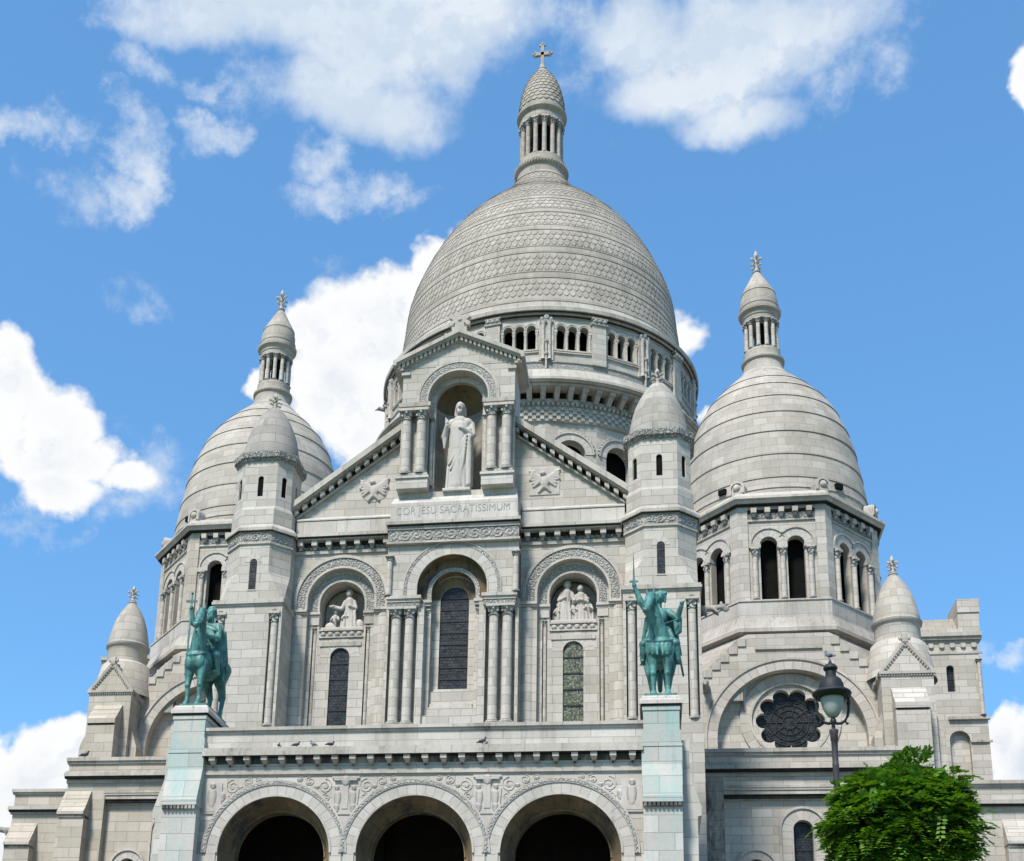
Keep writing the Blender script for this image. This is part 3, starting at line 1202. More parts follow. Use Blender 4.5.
def facade_details():
    for s in (-1, 1):
        fr = F(s * 6.23, 0, 0)
        mb = MB()
        mb.ring(fr, 0, 7.03, 1.86, 1.98, -.02, .09, mat=1, stilt=.53, seg=36)
        mb.ring(fr, 0, 7.03, 1.98, 2.46, -.02, .03, mat=0, stilt=.53, seg=36)
        carved_ring(mb, fr, 0, 7.03, 2.0, 2.44, .04, .04, mat=3, stilt=.53, seg=190, nr=9, lobes=19)
        mb.ring(fr, 0, 7.03, 2.46, 2.63, -.02, .12, mat=1, stilt=.53, seg=36)
        mb.build('archivolt', ['vous', 'trim', 'carved', 'lace'], facade)
        mb = MB()
        mb.ring(fr, 0, 6.99, 1.25, 1.36, -.37, -.28, mat=1, stilt=.49, seg=30)
        carved_ring(mb, fr, 0, 6.99, 1.36, 1.76, -.345, .035, mat=2, stilt=.49, seg=150, nr=8, lobes=21)
        mb.build('inner_archivolt', ['vous', 'trim', 'lace'], facade)
        for q in (-1, 1):
            mb = MB()
            a, b = sorted((q * 1.86, q * 2.75))
            mb.box(fr, a - .02, b, 6.36, 6.50, -.02, .20)
            mb.box(fr, a - .01, b, 6.24, 6.36, -.02, .12)
            a, b = sorted((q * 1.20, q * 1.87))
            mb.box(fr, a, b, 6.34, 6.48, -.6, -.20)
            mb.box(fr, a, b, 6.20, 6.34, -.6, -.28)
            mb.box(fr, a + .05, b - .05, 5.75, 6.20, -.6, -.30)
            mb.build('impost', ['trim'], facade)
        for q in (-1, 1):
            put('column', column_mesh(.095, 6.9, 12, cap=.42), (fr.x + q * 1.48, .52, -1.2), facade)
        g = 'glass' if s < 0 else 'glass2'
        window_glazing(facade, fr, 0, .53, 0.0, 3.88, -.46, g, 4)
        mb = MB()
        mb.ring(fr, 0, 3.88, .53, .60, -.36, -.33, mat=1, seg=18)
        mb.ring(fr, 0, 3.88, .60, 1.1, -.36, -.343, seg=18, vw=.38)
        mb.build('window_surround', ['vous', 'trim'], facade)
        mb = MB()
        mb.box(fr, -1.23, 1.23, 4.98, 5.06, -.95, -.28)
        for i in range(6):
            mb.ball(fr(-1.0 + 2.0 * i / 5, 5.22, -.34), (.15, .08, .13), 8, 5)
        mb.box(fr, -1.23, 1.23, 5.38, 5.46, -.95, -.26)
        mb.box(fr, -1.23, 1.23, 5.06, 5.38, -.95, -.36)
        mb.box(fr, -1.15, 1.15, 4.50, 4.74, -.36, -.29)
        mb.build('niche_sill', ['trim'], facade)
        # side cornice with blocks
        mb = MB()
        mb.box(fr, -2.72, 2.72, 9.77, 9.95, -.02, .12, mat=1)
        carved_strip(mb, fr, -2.72, 2.72, 9.95, 10.42, .0, .08, mat=2)
        for i in range(7):
            u = -2.4 + 4.8 * i / 6
            mb.box(fr, u - .15, u + .15, 10.16, 10.46, -.02, .42, mat=1)
            mb.box(fr, u - .09, u + .09, 9.98, 10.16, -.02, .20, mat=1)
        mb.box(fr, -2.72, 2.72, 10.46, 10.60, -.4, .50, mat=1)
        mb.box(fr, -2.72, 2.72, 10.60, 10.78, -.4, .62, mat=1)
        mb.box(fr, -2.72, 2.72, 10.22, 10.46, -.02, .075, mat=3)
        mb.box(fr, -2.72, 2.72, 10.52, 10.63, -.3, .545, mat=3)
        mb.build('cornice', ['wall', 'trim', 'carved', 'shade'], facade)
        mb = MB()
        mb.box(fr, -2.72, 2.72, 10.78, 11.80, -.4, .22)
        P = [fr(-2.72, 11.80, .26), fr(2.72, 11.80, .26), fr(2.72, 12.02, -.02), fr(-2.72, 12.02, -.02), fr(-2.72, 11.72, .26), fr(2.72, 11.72, .26)]
        mb.add(P, [(0, 1, 2, 3), (4, 5, 1, 0)])
        mb.build('parapet', ['light'], facade)
    # centre
    fr = FF
    mb = MB()
    mb.ring(fr, 0, 7.05, 1.85, 1.93, 1.18, 1.27, mat=1, stilt=.5, seg=36)
    mb.ring(fr, 0, 7.05, 1.93, 2.38, 1.18, 1.235, stilt=.5, seg=36, vw=.42)
    carved_ring(mb, fr, 0, 7.05, 2.38, 2.56, 1.24, .03, mat=2, stilt=.5, seg=200, nr=4, lobes=60)
    mb.ring(fr, 0, 7.05, 2.56, 2.62, 1.18, 1.27, mat=1, stilt=.5, seg=36)
    mb.ring(fr, 0, 7.0, 1.17, 1.40, .59, .64, mat=2, stilt=.5, seg=30)
    mb.build('archivolt', ['vous', 'trim', 'lace'], facade)
    window_glazing(facade, fr, 0, .77, 1.69, 6.78, -.06, 'glass', 8)
    for s in (-1, 1):
        mb = MB()
        a, b = sorted((s * 1.60, s * 3.45))
        mb.box(fr, a, b, 6.40, 6.58, .5, 1.42)
        mb.box(fr, a + .06, b - .06, 6.24, 6.40, .5, 1.34)
        carved_strip(mb, fr, a + .08, b - .08, 5.98, 6.24, 1.28, .04, mat=1, step=.05)
        mb.box(fr, a + .08, b - .08, 5.98, 6.24, .55, 1.28)
        a, b = sorted((s * 1.12, s * 1.75))
        mb.box(fr, a, b, 6.36, 6.52, .0, .86)
        mb.box(fr, a + .04, b - .04, 6.20, 6.36, .0, .78)
        mb.build('impost', ['trim', 'lace'], facade)
    for s in (-1, 1):
        for u, r in ((2.22, .25), (2.93, .265)):
            put('column', column_mesh(r, 6.48, 18, cap=.58), (s * u, -.98, -.50), facade)
        put('column', column_mesh(.10, 6.1, 12, cap=.4), (s * 1.34, -.52, .0), facade)
        put('column', column_mesh(.15, 2.3, 12, cap=.3), (s * 3.36, -1.28, 6.6), facade)
    mb = MB()
    mb.box(fr, -1.1, 1.1, .62, .80, .05, .55)
    mb.box(fr, -.95, .95, 1.55, 1.69, -.5, .30)
    mb.build('window_sill', ['light'], facade)
    mb = MB()
    mb.box(fr, -3.5, 3.5, 9.62, 10.42, .5, 1.36)
    mb.box(fr, -3.56, 3.56, 9.55, 9.66, .5, 1.46, mat=1)
    carved_strip(mb, fr, -3.5, 3.5, 9.70, 10.34, 1.37, .06, mat=2, period=.62)
    mb.box(fr, -3.56, 3.56, 10.34, 10.44, .5, 1.46, mat=1)
    mb.build('frieze', ['wall', 'trim', 'lace'], facade)
    mb = MB()
    mb.box(fr, -3.5, 3.5, 10.44, 10.60, .2, 1.44, mat=1)
    mb.box(fr, -3.6, 3.6, 10.60, 10.78, .2, 1.62, mat=1)
    mb.box(fr, -3.46, 3.46, 10.78, 11.02, .2, 1.50)
    mb.box(fr, -3.42, 3.42, 11.02, 11.92, .2, 1.42)
    P = [fr(-3.42, 11.92, 1.42), fr(3.42, 11.92, 1.42), fr(3.3, 12.5, .95), fr(-3.3, 12.5, .95), fr(-3.42, 11.92, -.2), fr(3.42, 11.92, -.2), fr(3.3, 12.5, -.2), fr(-3.3, 12.5, -.2)]
    mb.add(P, [(0, 1, 2, 3), (1, 5, 6, 2), (4, 0, 3, 7), (3, 2, 6, 7)])
    mb.box(fr, -3.52, 3.52, 10.55, 10.64, .2, 1.545, mat=2)
    blk = mb.build('inscription_block', ['light', 'trim', 'shade'], facade)
    cu = bpy.data.curves.new('txt', 'FONT')
    cu.body = "COR JESU SACRATISSIMUM"
    cu.size = .62
    cu.extrude = .012
    cu.align_x = 'CENTER'
    cu.space_character = 1.0
    cu.offset = -.006
    tmp = bpy.data.objects.new('tmp', cu)
    COL.objects.link(tmp)
    dg = bpy.context.evaluated_depsgraph_get()
    me = bpy.data.meshes.new_from_object(tmp.evaluated_get(dg))
    bpy.data.objects.remove(tmp, do_unlink=True)
    wd = max(v.co.x for v in me.vertices) - min(v.co.x for v in me.vertices)
    k = 6.1 / wd
    for v in me.vertices:
        x, y, z = v.co
        v.co = FF(x * k - .05, 11.24 + y * 1.0, 1.425 + z)
    me.materials.clear()
    me.materials.append(M['letter'])
    lo = bpy.data.objects.new('inscription', me)
    COL.objects.link(lo)
    lo.parent = facade
    # gable walls with raking cornices and bird reliefs
    for s in (-1, 1):
        mb = MB()
        mb.plate(FF, [(s * 3.0, 11.9), (s * 9.1, 11.9), (s * 9.1, 12.35), (s * 3.0, 16.9)], [], -.9, -.02)
        pw = mb.build('gable_wall', ['wall'], BAS)
        mb = MB()
        P0, P1 = (3.0, 17.40), (9.3, 12.68)

        def band(d0, d1, w0, w1, mat):
            q = [(s * P0[0], P0[1] - d0), (s * P1[0], P1[1] - d0), (s * P1[0], P1[1] - d1), (s * P0[0], P0[1] - d1)]
            mb.plate(FF, q, [], w0, w1, mat=mat, back=True)
        band(0, .38, -.9, .62, 0)
        band(.38, .47, -.9, .50, 0)
        band(.86, .99, -.05, .16, 0)
        band(.47, .86, -.05, .02, 1)
        L = 13
        sl_ = (P1[1] - P0[1]) / (P1[0] - P0[0])
        for i in range(L):
            x = 3.2 + (9.0 - 3.2) * i / (L - 1)
            yv = P0[1] + sl_ * (x - P0[0])
            q = [(s * (x - .12), yv - .47 - sl_ * -.12 - .0), (s * (x + .12), yv - .47 + sl_ * .12), (s * (x + .12), yv - .80 + sl_ * .12), (s * (x - .12), yv - .80 - sl_ * .12)]
            mb.plate(FF, q, [], 0, .40, mat=0, back=True)
        mb.build('raking_cornice', ['trim', 'shade'], pw)
        # spread-winged bird relief
        b = MB()
        cx, cz = s * 4.70, 13.55
        b.ball(FF(cx, cz - .1, .05), (.24, .14, .42), 10, 7)
        b.ball(FF(cx - .08, cz + .42, .10), (.14, .14, .15), 8, 6)
        b.capsule(FF(cx - .12, cz + .42, .16), FF(cx - .26, cz + .38, .2), .07, .03)
        for q in (-1, 1):
            for i in range(6):
                t = i / 5
                b.capsule(FF(cx + q * .16, cz + .12 - .1 * t, .03), FF(cx + q * (.80 - .22 * t), cz + .62 - .95 * t, .03), .12, .07, 7)
            b.capsule(FF(cx + q * .1, cz - .4, .05), FF(cx + q * .3, cz - .66, .05), .11, .06, 7)
            b.capsule(FF(cx + q * .62, cz + .55, .03), FF(cx + q * .78, cz + .1, .03), .1, .08, 7)
        if s > 0:
            b.box(FF, cx - .82, cx + .82, cz - .85, cz + .85, -.05, .02)
        else:
            b.ball(FF(cx, cz, -.02), (.85, .06, .80), 20, 8)
        sculpt(b, 'bird_relief', ['relief'], .034, 1, pw)


facade_details()


# ---- niche above the facade ----------------------------------------
def make_niche():
    mb = MB()
    fr = FF
    mb.plate(fr, notch_wall(-3.12, 3.12, 12.4, 20.45, 0, 1.65, 18.40, top=[(0, 22.0)]), [], .40, 1.0)
    mb.plate(fr, notch_wall(-1.9, 1.9, 12.4, 20.4, 0, 1.31, 18.42), [], .1, .396)
    # apse of the niche
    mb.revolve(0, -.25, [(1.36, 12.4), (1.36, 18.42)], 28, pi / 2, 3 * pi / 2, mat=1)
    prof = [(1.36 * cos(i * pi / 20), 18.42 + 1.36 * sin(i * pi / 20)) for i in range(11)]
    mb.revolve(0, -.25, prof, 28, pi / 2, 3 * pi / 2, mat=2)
    mb.box(fr, -3.3, 3.3, 12.3, 12.72, -1.6, 1.02, mat=3)
    for s in (-1, 1):
        a, b = sorted((s * 2.6, s * 3.12))
        mb.box(fr, a, b, 12.0, 20.5, -1.9, .42)
        a, b = sorted((s * 1.45, s * 3.16))
        mb.box(fr, a, b, 12.72, 13.30, .9, 1.58, mat=3)
        mb.box(fr, a - .06, b + .06, 13.30, 13.44, .9, 1.66, mat=3)
        mb.box(fr, a + .03, b - .03, 13.44, 13.62, .9, 1.56)
    # roof
    P = [fr(-3.5, 20.7, 1.02), fr(0, 22.42, 1.02), fr(3.5, 20.7, 1.02), fr(-3.5, 20.7, -1.9), fr(0, 22.42, -1.9), fr(3.5, 20.7, -1.9), fr(-3.5, 20.4, 1.02), fr(-3.5, 20.4, -1.9), fr(3.5, 20.4, 1.02), fr(3.5, 20.4, -1.9)]
    mb.add(P, [(0, 1, 4, 3), (1, 2, 5, 4), (6, 0, 3, 7), (2, 8, 9, 5), (8, 6, 7, 9)], mat=4)
    n = mb.build('statue_niche', ['wall', 'grey', 'soffit', 'light', 'roof', 'nichewall'], BAS)
    mb = MB()
    mb.ring(fr, 0, 18.42, 1.65, 1.74, .98, 1.08, mat=1, stilt=.5, seg=34)
    mb.ring(fr, 0, 18.42, 1.74, 2.14, .98, 1.04, stilt=.5, seg=34)
    carved_ring(mb, fr, 0, 18.42, 1.76, 2.12, 1.045, .03, mat=2, stilt=.5, seg=150, nr=7, lobes=17)
    mb.ring(fr, 0, 18.42, 2.14, 2.30, .98, 1.09, mat=1, stilt=.5, seg=34)
    mb.build('archivolt', ['vous', 'trim', 'lace'], n)
    for s in (-1, 1):
        mb = MB()
        a, b = sorted((s * 1.42, s * 3.2))
        mb.box(fr, a, b, 17.66, 17.90, .9, 1.62)
        mb.box(fr, a + .05, b - .05, 17.52, 17.66, .9, 1.54)
        a, b = sorted((s * 2.72, s * 3.2))
        mb.box(fr, a, b, 19.95, 20.12, .9, 1.12)
        mb.build('impost', ['trim'], n)
    for s in (-1, 1):
        for u in (1.93, 2.74):
            put('column', column_mesh(.27, 3.92, 18, cap=.62), (s * u, -1.27, 13.62), n)
        put('column', column_mesh(.11, 4.2, 12, cap=.3), (s * 1.50, -.50, 13.3), n)
    for s in (-1, 1):
        mb = MB()
        for d0, d1, w1 in ((0, .24, 1.46), (.24, .34, 1.34)):
            mb.plate(fr, [(0, 22.50 - d0), (s * 3.62, 20.74 - d0), (s * 3.62, 20.74 - d1), (0, 22.50 - d1)], [], .9, w1, back=True)
        mb.plate(fr, [(0, 22.14), (s * 3.45, 20.46), (s * 3.45, 20.22), (0, 21.90)], [], .9, 1.10, back=True)
        for i in range(14):
            x = .14 + 3.2 * i / 13
            yv = 22.16 - .486 * x
            mb.plate(fr, [(s * (x - .07), yv - .20), (s * (x + .07), yv - .27), (s * (x + .07), yv), (s * (x - .07), yv + .07)], [], .9, 1.26, mat=0)
        a, b = sorted((s * 3.46, s * 3.66))
        mb.box(fr, a, b, 20.42, 20.74, -1.9, 1.455)
        a, b = sorted((s * 3.1, s * 3.5))
        mb.box(fr, a, b, 20.22, 20.42, -1.9, 1.2)
        mb.build('gable_cornice', ['trim'], n)
    mb = MB()
    mb.box(fr, -.42, .42, 22.35, 22.66, .85, 1.35)
    mb.plate(fr, [(-.30, 22.66), (.30, 22.66), (.24, 23.0), (.52, 22.78), (.60, 23.0), (.36, 23.18), (.60, 23.36), (.5, 23.58), (.22, 23.36), (0, 23.48), (-.22, 23.36), (-.5, 23.58), (-.60, 23.36), (-.36, 23.18), (-.60, 23.0), (-.52, 22.78), (-.24, 23.0)], [], .95, 1.25, back=True)
    for a in range(4):
        an = pi / 4 + a * pi / 2
        mb.ball(fr(.52 * cos(an) * 1.05, 23.18 + .44 * sin(an), 1.12), (.10, .14, .10), 8, 5)
    mb.ball(fr(0, 23.18, 1.24), (.14, .08, .14), 8, 5)
    mb.build('gable_cross', ['trim'], n)
    return n


niche = make_niche()


# ---- corner turrets -------------------------------------------------
def make_turret(s):
    cx, cy = s * 10.77, 0.05
    mb = MB()
    fr = F(s * 10.75, -2.2, 0)
    slots = [arch_path(q * 1.48, .27, -.75, 5.45, 8) for q in (-1, 1)]
    mb.plate(fr, [(-1.9, GZ), (1.9, GZ), (1.9, 6.0), (-1.9, 6.0)], slots, -.5, 0)
    mb.box(fr, -1.85, 1.85, GZ, 6.0, -4.4, -.5)
    for a, b in ((-1.895, -1.86), (1.86, 1.895)):
        mb.box(fr, a, b, GZ, 5.99, -4.4, -.01)
    # broached octagon
    mb.oct(cx, cy, [(1.80, 1.72, 6.3), (1.80, 1.34, 7.2), (1.80, .86, 8.1), (1.80, .82, 9.74)])
    # lower window opening is cut as a deep frame, so the wall there is a slab proud of the core
    mb.oct(cx, cy, [(1.72, .9, 10.9), (1.72, .9, 11.86), (1.64, .92, 12.04), (1.60, .92, 12.1)])
    mb.oct(cx, cy, [(1.50, .90, 12.08), (1.50, .90, 14.84)], mat=1)
    t = mb.build('corner_turret', ['wall', 'dark'], BAS)
    mb = MB()
    for k in range(8):
        an = k * pi / 4
        main = k % 2 == 0
        a = 1.60 if main else (1.60 + .92) / sqrt(2)
        hw = .92 if main else (1.60 - .92) / sqrt(2)
        f2 = F(cx + a * sin(an), cy - a * cos(an), 0, an)
        ww = .155
        mb.plate(f2, [(-hw, 12.08), (hw, 12.08), (hw, 14.88), (-hw, 14.88)], [arch_path(0, ww, 12.72, 13.80, 8)], -.22, 0)
    mb.build('upper_wall', ['wall'], t)
    mb = MB()
    mb.oct(cx, cy, [(1.60, .92, 14.84), (1.72, .98, 14.90), (1.72, .98, 15.0), (1.80, 1.02, 15.02), (1.86, 1.04, 15.24), (1.86, 1.04, 15.34), (1.6, .95, 15.42)])
    for k in range(8):
        an = k * pi / 4
        main = k % 2 == 0
        a = 1.80 if main else (1.80 + 1.02) / sqrt(2)
        hw = 1.0 if main else (1.80 - 1.02) / sqrt(2)
        f2 = F(cx + a * sin(an), cy - a * cos(an), 0, an)
        n = 6 if main else 3
        for i in range(n):
            u = -hw + 2 * hw * (i + .5) / n
            mb.box(f2, u - .10, u + .10, 15.02, 15.2, -.02, .045)
    mb.build('cornice', ['fine'], t)
    mb = MB()
    mb.revolve(cx, cy, [(1.60, 15.38), (1.60, 15.7), (1.56, 16.05), (1.48, 16.5), (1.37, 17.0), (1.22, 17.5), (1.00, 18.0), (.73, 18.5), (.40, 18.92), (.24, 19.0), (.22, 19.05)], 40, rref=1.6)
    mb.build('turret_dome', ['turretcap' if s < 0 else 'grey'], t)
    put('finial', finial_mesh(1.05, .2), (cx, cy, 18.98), t)
    mb = MB()
    mb.oct(cx, cy, [(1.80, .84, 9.72), (1.88, .88, 9.74), (1.88, .88, 9.84), (1.84, .86, 9.86), (1.84, .86, 10.40), (1.90, .9, 10.42), (1.90, .9, 10.47)], mat=1)
    for k in range(8):
        an = k * pi / 4
        main = k % 2 == 0
        a = 1.845 if main else (1.84 + .86) / sqrt(2) + .005
        hw = .84 if main else (1.84 - .86) / sqrt(2) - .02
        f2 = F(cx + a * sin(an), cy - a * cos(an), 0, an)
        carved_strip(mb, f2, -hw, hw, 9.90, 10.38, 0, .06, mat=0, step=.06)
    mb.oct(cx, cy, [(1.86, .9, 10.47), (2.02, .96, 10.50), (2.02, .96, 10.66), (1.92, .94, 10.80), (1.74, .9, 10.95)], mat=1)
    mb.oct(cx, cy, [(1.95, .93, 10.43), (1.95, .93, 10.53)], mat=2)
    mb.build('frieze', ['lace', 'trim', 'shade'], t)
    mb = MB()
    mb.box(fr, -1.93, 1.93, 5.95, 6.06, -4.4, .06)
    mb.box(fr, -1.99, 1.99, 6.06, 6.20, -4.4, .14)
    mb.box(fr, -1.95, 1.95, 6.20, 6.32, -4.4, .08)
    mb.build('ledge', ['trim'], t)
    for q in (-1, 1):
        put('column', column_mesh(.205, 6.35, 16, cap=.6), (s * 10.75 + q * 1.48, -2.02, -.75), t)
    # lower lancet on the front face
    f2 = F(cx, cy - 1.80, 0)
    mb = MB()
    for i in range(3):
        pass
    mb.ring(f2, 0, 8.69, .2, .46, -.01, .014, seg=14, vw=.3)
    mb.box(f2, -.24, .24, 7.02, 7.09, -.01, .03)
    mb.build('window_surround', ['vous'], t)
    mb = MB()
    mb.plate(f2, arch_path(0, .2, 7.09, 8.69, 10), [], -.01, .006)
    for v in (7.6, 8.15, 8.6):
        mb.box(f2, -.19, .19, v - .025, v + .025, .006, .02, mat=1)
    mb.build('window', ['glass', 'bar'], t)
    return t


turrets = [make_turret(s) for s in (-1, 1)]
for s_, t_ in zip((-1, 1), turrets):
    g = MB()

    def q_(a, f, z):
        return (s_ * (12.60 + a * .78), -.9 - f * .8, 5.45 + z * .8)
    g.capsule(q_(0, 0, 0), q_(.75, 0, .02), .18, .17)
    g.capsule(q_(.7, 0, .02), q_(1.35, 0, .08), .16, .13)
    g.ball(q_(1.5, 0, .10), (.18, .15, .17))
    g.capsule(q_(1.6, 0, .10), q_(1.88, 0, -.06), .10, .07)
    g.capsule(q_(1.55, 0, -.06), q_(1.75, 0, -.22), .10, .06)
    for e in (-.13, .13):
        g.ball(q_(1.42, e, .30), (.1, .06, .12), 6, 4)
        g.capsule(q_(.9, e, -.05), q_(1.2, e * 1.3, -.36), .11, .07)
        g.capsule(q_(.25, e, -.05), q_(.45, e * 1.3, -.40), .13, .08)
    sculpt(g, 'gargoyle', ['grey'], .05, 2, t_)


# ---- big lanterns ---------------------------------------------------
def lantern_parts(lean_, parent, cx, cy, z0, prof_base, rc, zc0, zc1, prof_top, ncol, rcol, mat):
    mb = MB()
    mb.revolve(cx, cy, prof_base, 40)
    mb.revolve(cx, cy, [(rc * .30, zc0 - .05), (rc * .30, zc1 + .1)], 24, mat=1)
    lean_(mb)
    lt = mb.build('lantern', [mat, 'dark'], parent)
    mb = MB()
    mb.revolve(cx, cy, prof_top, 40)
    r0 = prof_top[0][0]
    mb.revolve(cx, cy, [(.02, prof_top[0][1] + .001), (r0, prof_top[0][1])], 24)
    return lt, mb


# ---- domed corner towers -------------------------------------------
def make_tower(s):
    cx, cy = s * 18.56, 22.5

    def WY(m_):
        m_.v = [(x_, 15.5 + (y_ - 15.5) * 1.157 if y_ > 15.5 else y_, z_) for x_, y_, z_ in m_.v]
    A, Hh = 6.58, 2.726
    mb = MB()
    # square base with stepped front and broached corners
    B = 6.95
    front = F(cx, 15.45, 0)
    out = [(-B, GZ), (B, GZ), (B, 6.0)]
    n = 8
    for i in range(n):
        u1, u0 = B - .2 - i * .53, B - .2 - (i + 1) * .53
        v = 6.0 + (i + 1) * .50
        out += [(u1, v - .50), (u1, v)]
    out += [(2.45, 10.3), (-2.45, 10.3)]
    for i in range(n - 1, -1, -1):
        u1, u0 = B - .2 - i * .53, B - .2 - (i + 1) * .53
        v = 6.0 + (i + 1) * .50
        out += [(-u1, v), (-u1, v - .50)]
    out += [(-B, 6.0)]
    tymp = [(4.42 * cos(pi * i / 30), 3.5 + 4.42 * sin(pi * i / 30)) for i in range(31)]
    tymp = [(4.42, -2.0)] + tymp + [(-4.42, -2.0)]
    mb.plate(front, out, [tymp], -.62, 0)
    lobes = []
    for i in range(200):
        a = 2 * pi * i / 200
        k = ((a - pi / 2) / (2 * pi / 10)) % 1.0 - .5
        ang = k * 2 * pi / 10
        rr = 1.56 * cos(ang) + sqrt(max(.0, .50 ** 2 - (1.56 * sin(ang)) ** 2)) if abs(1.56 * sin(ang)) < .50 else 1.5
        lobes.append((rr * cos(a), 4.85 + rr * sin(a)))
    mb.plate(front, [(-4.6, -2), (4.6, -2), (4.6, 8.2), (-4.6, 8.2)], [lobes], -1.3, -.62)
    mb.box(F(cx, 16.8, 0), -B, B, GZ, 6.0, -12, -.02)
    # broach roofs: slope from the square corners up to the octagon
    zt, zb = 10.35, 6.0
    for (qx, qy) in ((-1, -1), (1, -1), (1, 1), (-1, 1)):
        a1, h1 = 6.75, 2.8
        Pc = (cx + qx * B, cy + qy * B, zb)
        Pa = (cx + qx * h1, cy + qy * a1, zt)
        Pb = (cx + qx * a1, cy + qy * h1, zt)
        Pd = (cx + qx * h1, cy + qy * B, zb)
        Pe = (cx + qx * B, cy + qy * h1, zb)
        mb.add([Pc, Pa, Pb, Pd, Pe], [(0, 1, 2), (0, 3, 1), (0, 2, 4)], mat=2)
    for k in range(1, 8):
        an = k * pi / 4
        fo = F(cx + 6.62 * sin(an), cy - 6.62 * cos(an), 0, an)
        mb.plate(fo, [(-2.74, 5.5), (2.74, 5.5), (2.74, 10.36), (-2.74, 10.36)], [], -.3, 0)
    mb.box(F(cx, cy - 6.75, 0), -2.74, 2.74, 9.2, 10.36, -.5, 0)
    mb.oct(cx, cy, [(6.76, 2.80, 11.5), (6.76, 2.80, 12.62), (6.82, 2.82, 12.64), (6.82, 2.82, 12.74), (6.5, 2.70, 12.84)], mat=3)
    mb.oct(cx, cy, [(5.75, 2.38, 12.5), (5.75, 2.38, 19.2)], mat=1)
    WY(mb)
    tw = mb.build('domed_tower', ['warm' if s < 0 else 'wall', 'dark', 'grey', 'light'], BAS)
    # lower cornice
    mb = MB()
    mb.oct(cx, cy, [(6.64, 2.75, 10.2), (6.95, 2.86, 10.42), (7.12, 2.95, 10.46), (7.12, 2.95, 10.72), (7.02, 2.92, 10.80), (6.78, 2.82, 11.52)])
    WY(mb)
    mb.build('lower_cornice', ['trim'], tw)
    # belfry walls with paired openings
    mb = MB()
    det = MB()
    cols = []
    for k in range(8):
        an = k * pi / 4
        fr = F(cx + A * sin(an), cy - A * cos(an), 0, an)
        holes = [arch_path(q * .84, .54, 12.8, 16.68, 16) for q in (-1, 1)]
        mb.plate(fr, [(-2.12, 12.6), (2.12, 12.6), (2.12, 19.3), (-2.12, 19.3)], holes, -.60, -.10)
        for q in (-1, 1):
            a, b = sorted((q * 2.10, q * 2.724))
            mb.plate(fr, [(a, 12.6), (b, 12.6), (b, 19.3), (a, 19.3)], [], -.60, 0)
        for q in (-1, 1):
            det.ring(fr, q * .84, 16.68, .54, .83, -.12, -.05, seg=20, vw=.3, mat=0)
            det.ring(fr, q * .84, 16.68, .832, 1.06, -.12, -.05, seg=20, vw=.5, mat=0, a0=(.66 if q < 0 else 0), a1=pi - (.66 if q > 0 else 0))
            lim = pi - math.acos(.84 / 1.17) if False else 0
            if q > 0:
                det.ring(fr, .84, 16.68, 1.07, 1.17, -.12, .02, seg=20, mat=1, a0=0, a1=pi - .75)
            else:
                det.ring(fr, -.84, 16.68, 1.07, 1.17, -.12, .02, seg=20, mat=1, a0=.75, a1=pi)
        for u0, u1 in ((-2.08, -1.34), (-.32, .32), (1.34, 2.08)):
            det.box(fr, u0, u1, 16.42, 16.68, -.5, .04, mat=1)
        det.box(fr, -2.1, 2.1, 18.30, 18.42, -.12, -.01, mat=1)
        carved_strip(det, fr, -2.08, 2.08, 18.44, 18.92, -.08, .06, mat=2, step=.075)
        for i in range(5):
            u = -1.72 + 3.44 * i / 4
            det.box(fr, u - .17, u + .17, 18.80, 19.12, -.12, .26, mat=1)
            det.ball(fr(u, 18.72, .02), (.15, .15, .15), 8, 5, mat=1)
        det.box(fr, -2.12, 2.12, 19.10, 19.2, -.12, .03, mat=1)
        det.box(fr, -2.1, 2.1, 18.90, 19.10, -.12, -.02, mat=3)
        if k in (0, 1, 2, 6, 7):
            for u in (-1.72, 0, 1.72):
                x, y, z = fr(u, 12.84, -.02)
                cols.append((x, y, z, an))
    WY(mb)
    bw = mb.build('belfry_wall', ['warm' if s < 0 else 'wall'], tw)
    WY(det)
    det.build('arch_moulding', ['vous', 'trim', 'fine', 'shade'], tw)
    for x, y, z, an in cols:
        put('column', column_mesh(.165, 3.58, 14, cap=.62), (x, 15.5 + (y - 15.5) * 1.157, z), tw, an)
    mb = MB()
    mb.oct(cx, cy, [(6.84, 2.81, 19.35), (6.84, 2.81, 19.46)], mat=1)
    mb.oct(cx, cy, [(6.42, 2.66, 19.18), (6.52, 2.70, 19.24), (6.56, 2.71, 19.36), (6.90, 2.84, 19.42), (6.94, 2.86, 19.60), (7.10, 2.9, 19.66), (7.08, 2.89, 19.84), (6.6, 2.7, 20.3)])
    WY(mb)
    mb.build('cornice', ['trim', 'shade'], tw)
    # antefixes on the corners
    for k in range(8):
        an = pi / 8 + k * pi / 4
        R = 7.15
        fr = F(cx + R * sin(an), cy - R * cos(an), 0, an)
        mb = MB()
        pts = [(-.52, 19.95), (.52, 19.95), (.52, 20.75)] + [(.52 * cos(pi * i / 10), 20.75 + .5 * sin(pi * i / 10)) for i in range(1, 10)] + [(-.52, 20.75)]
        mb.plate(fr, pts, [], -.7, -.1, back=True)
        mb.ring(fr, 0, 20.72, .36, .50, -.12, -.02, seg=14, stilt=.4)
        mb.ball(fr(0, 20.75, -.1), (.26, .18, .26), 8, 6)
        mb.box(fr, -.3, .3, 20.2, 20.4, -.12, 0)
        WY(mb)
        mb.build('antefix', ['trim'], tw)
    # cupola in overlapping courses
    cx, cy = s * 18.36, 23.6

    def lean(m_):
        m_.v = [(x_ + s * .50 * max(0., (44 - z_) / 24), y_, z_) for x_, y_, z_ in m_.v]

    def off(z_):
        return s * .50 * max(0., (44 - z_) / 24)
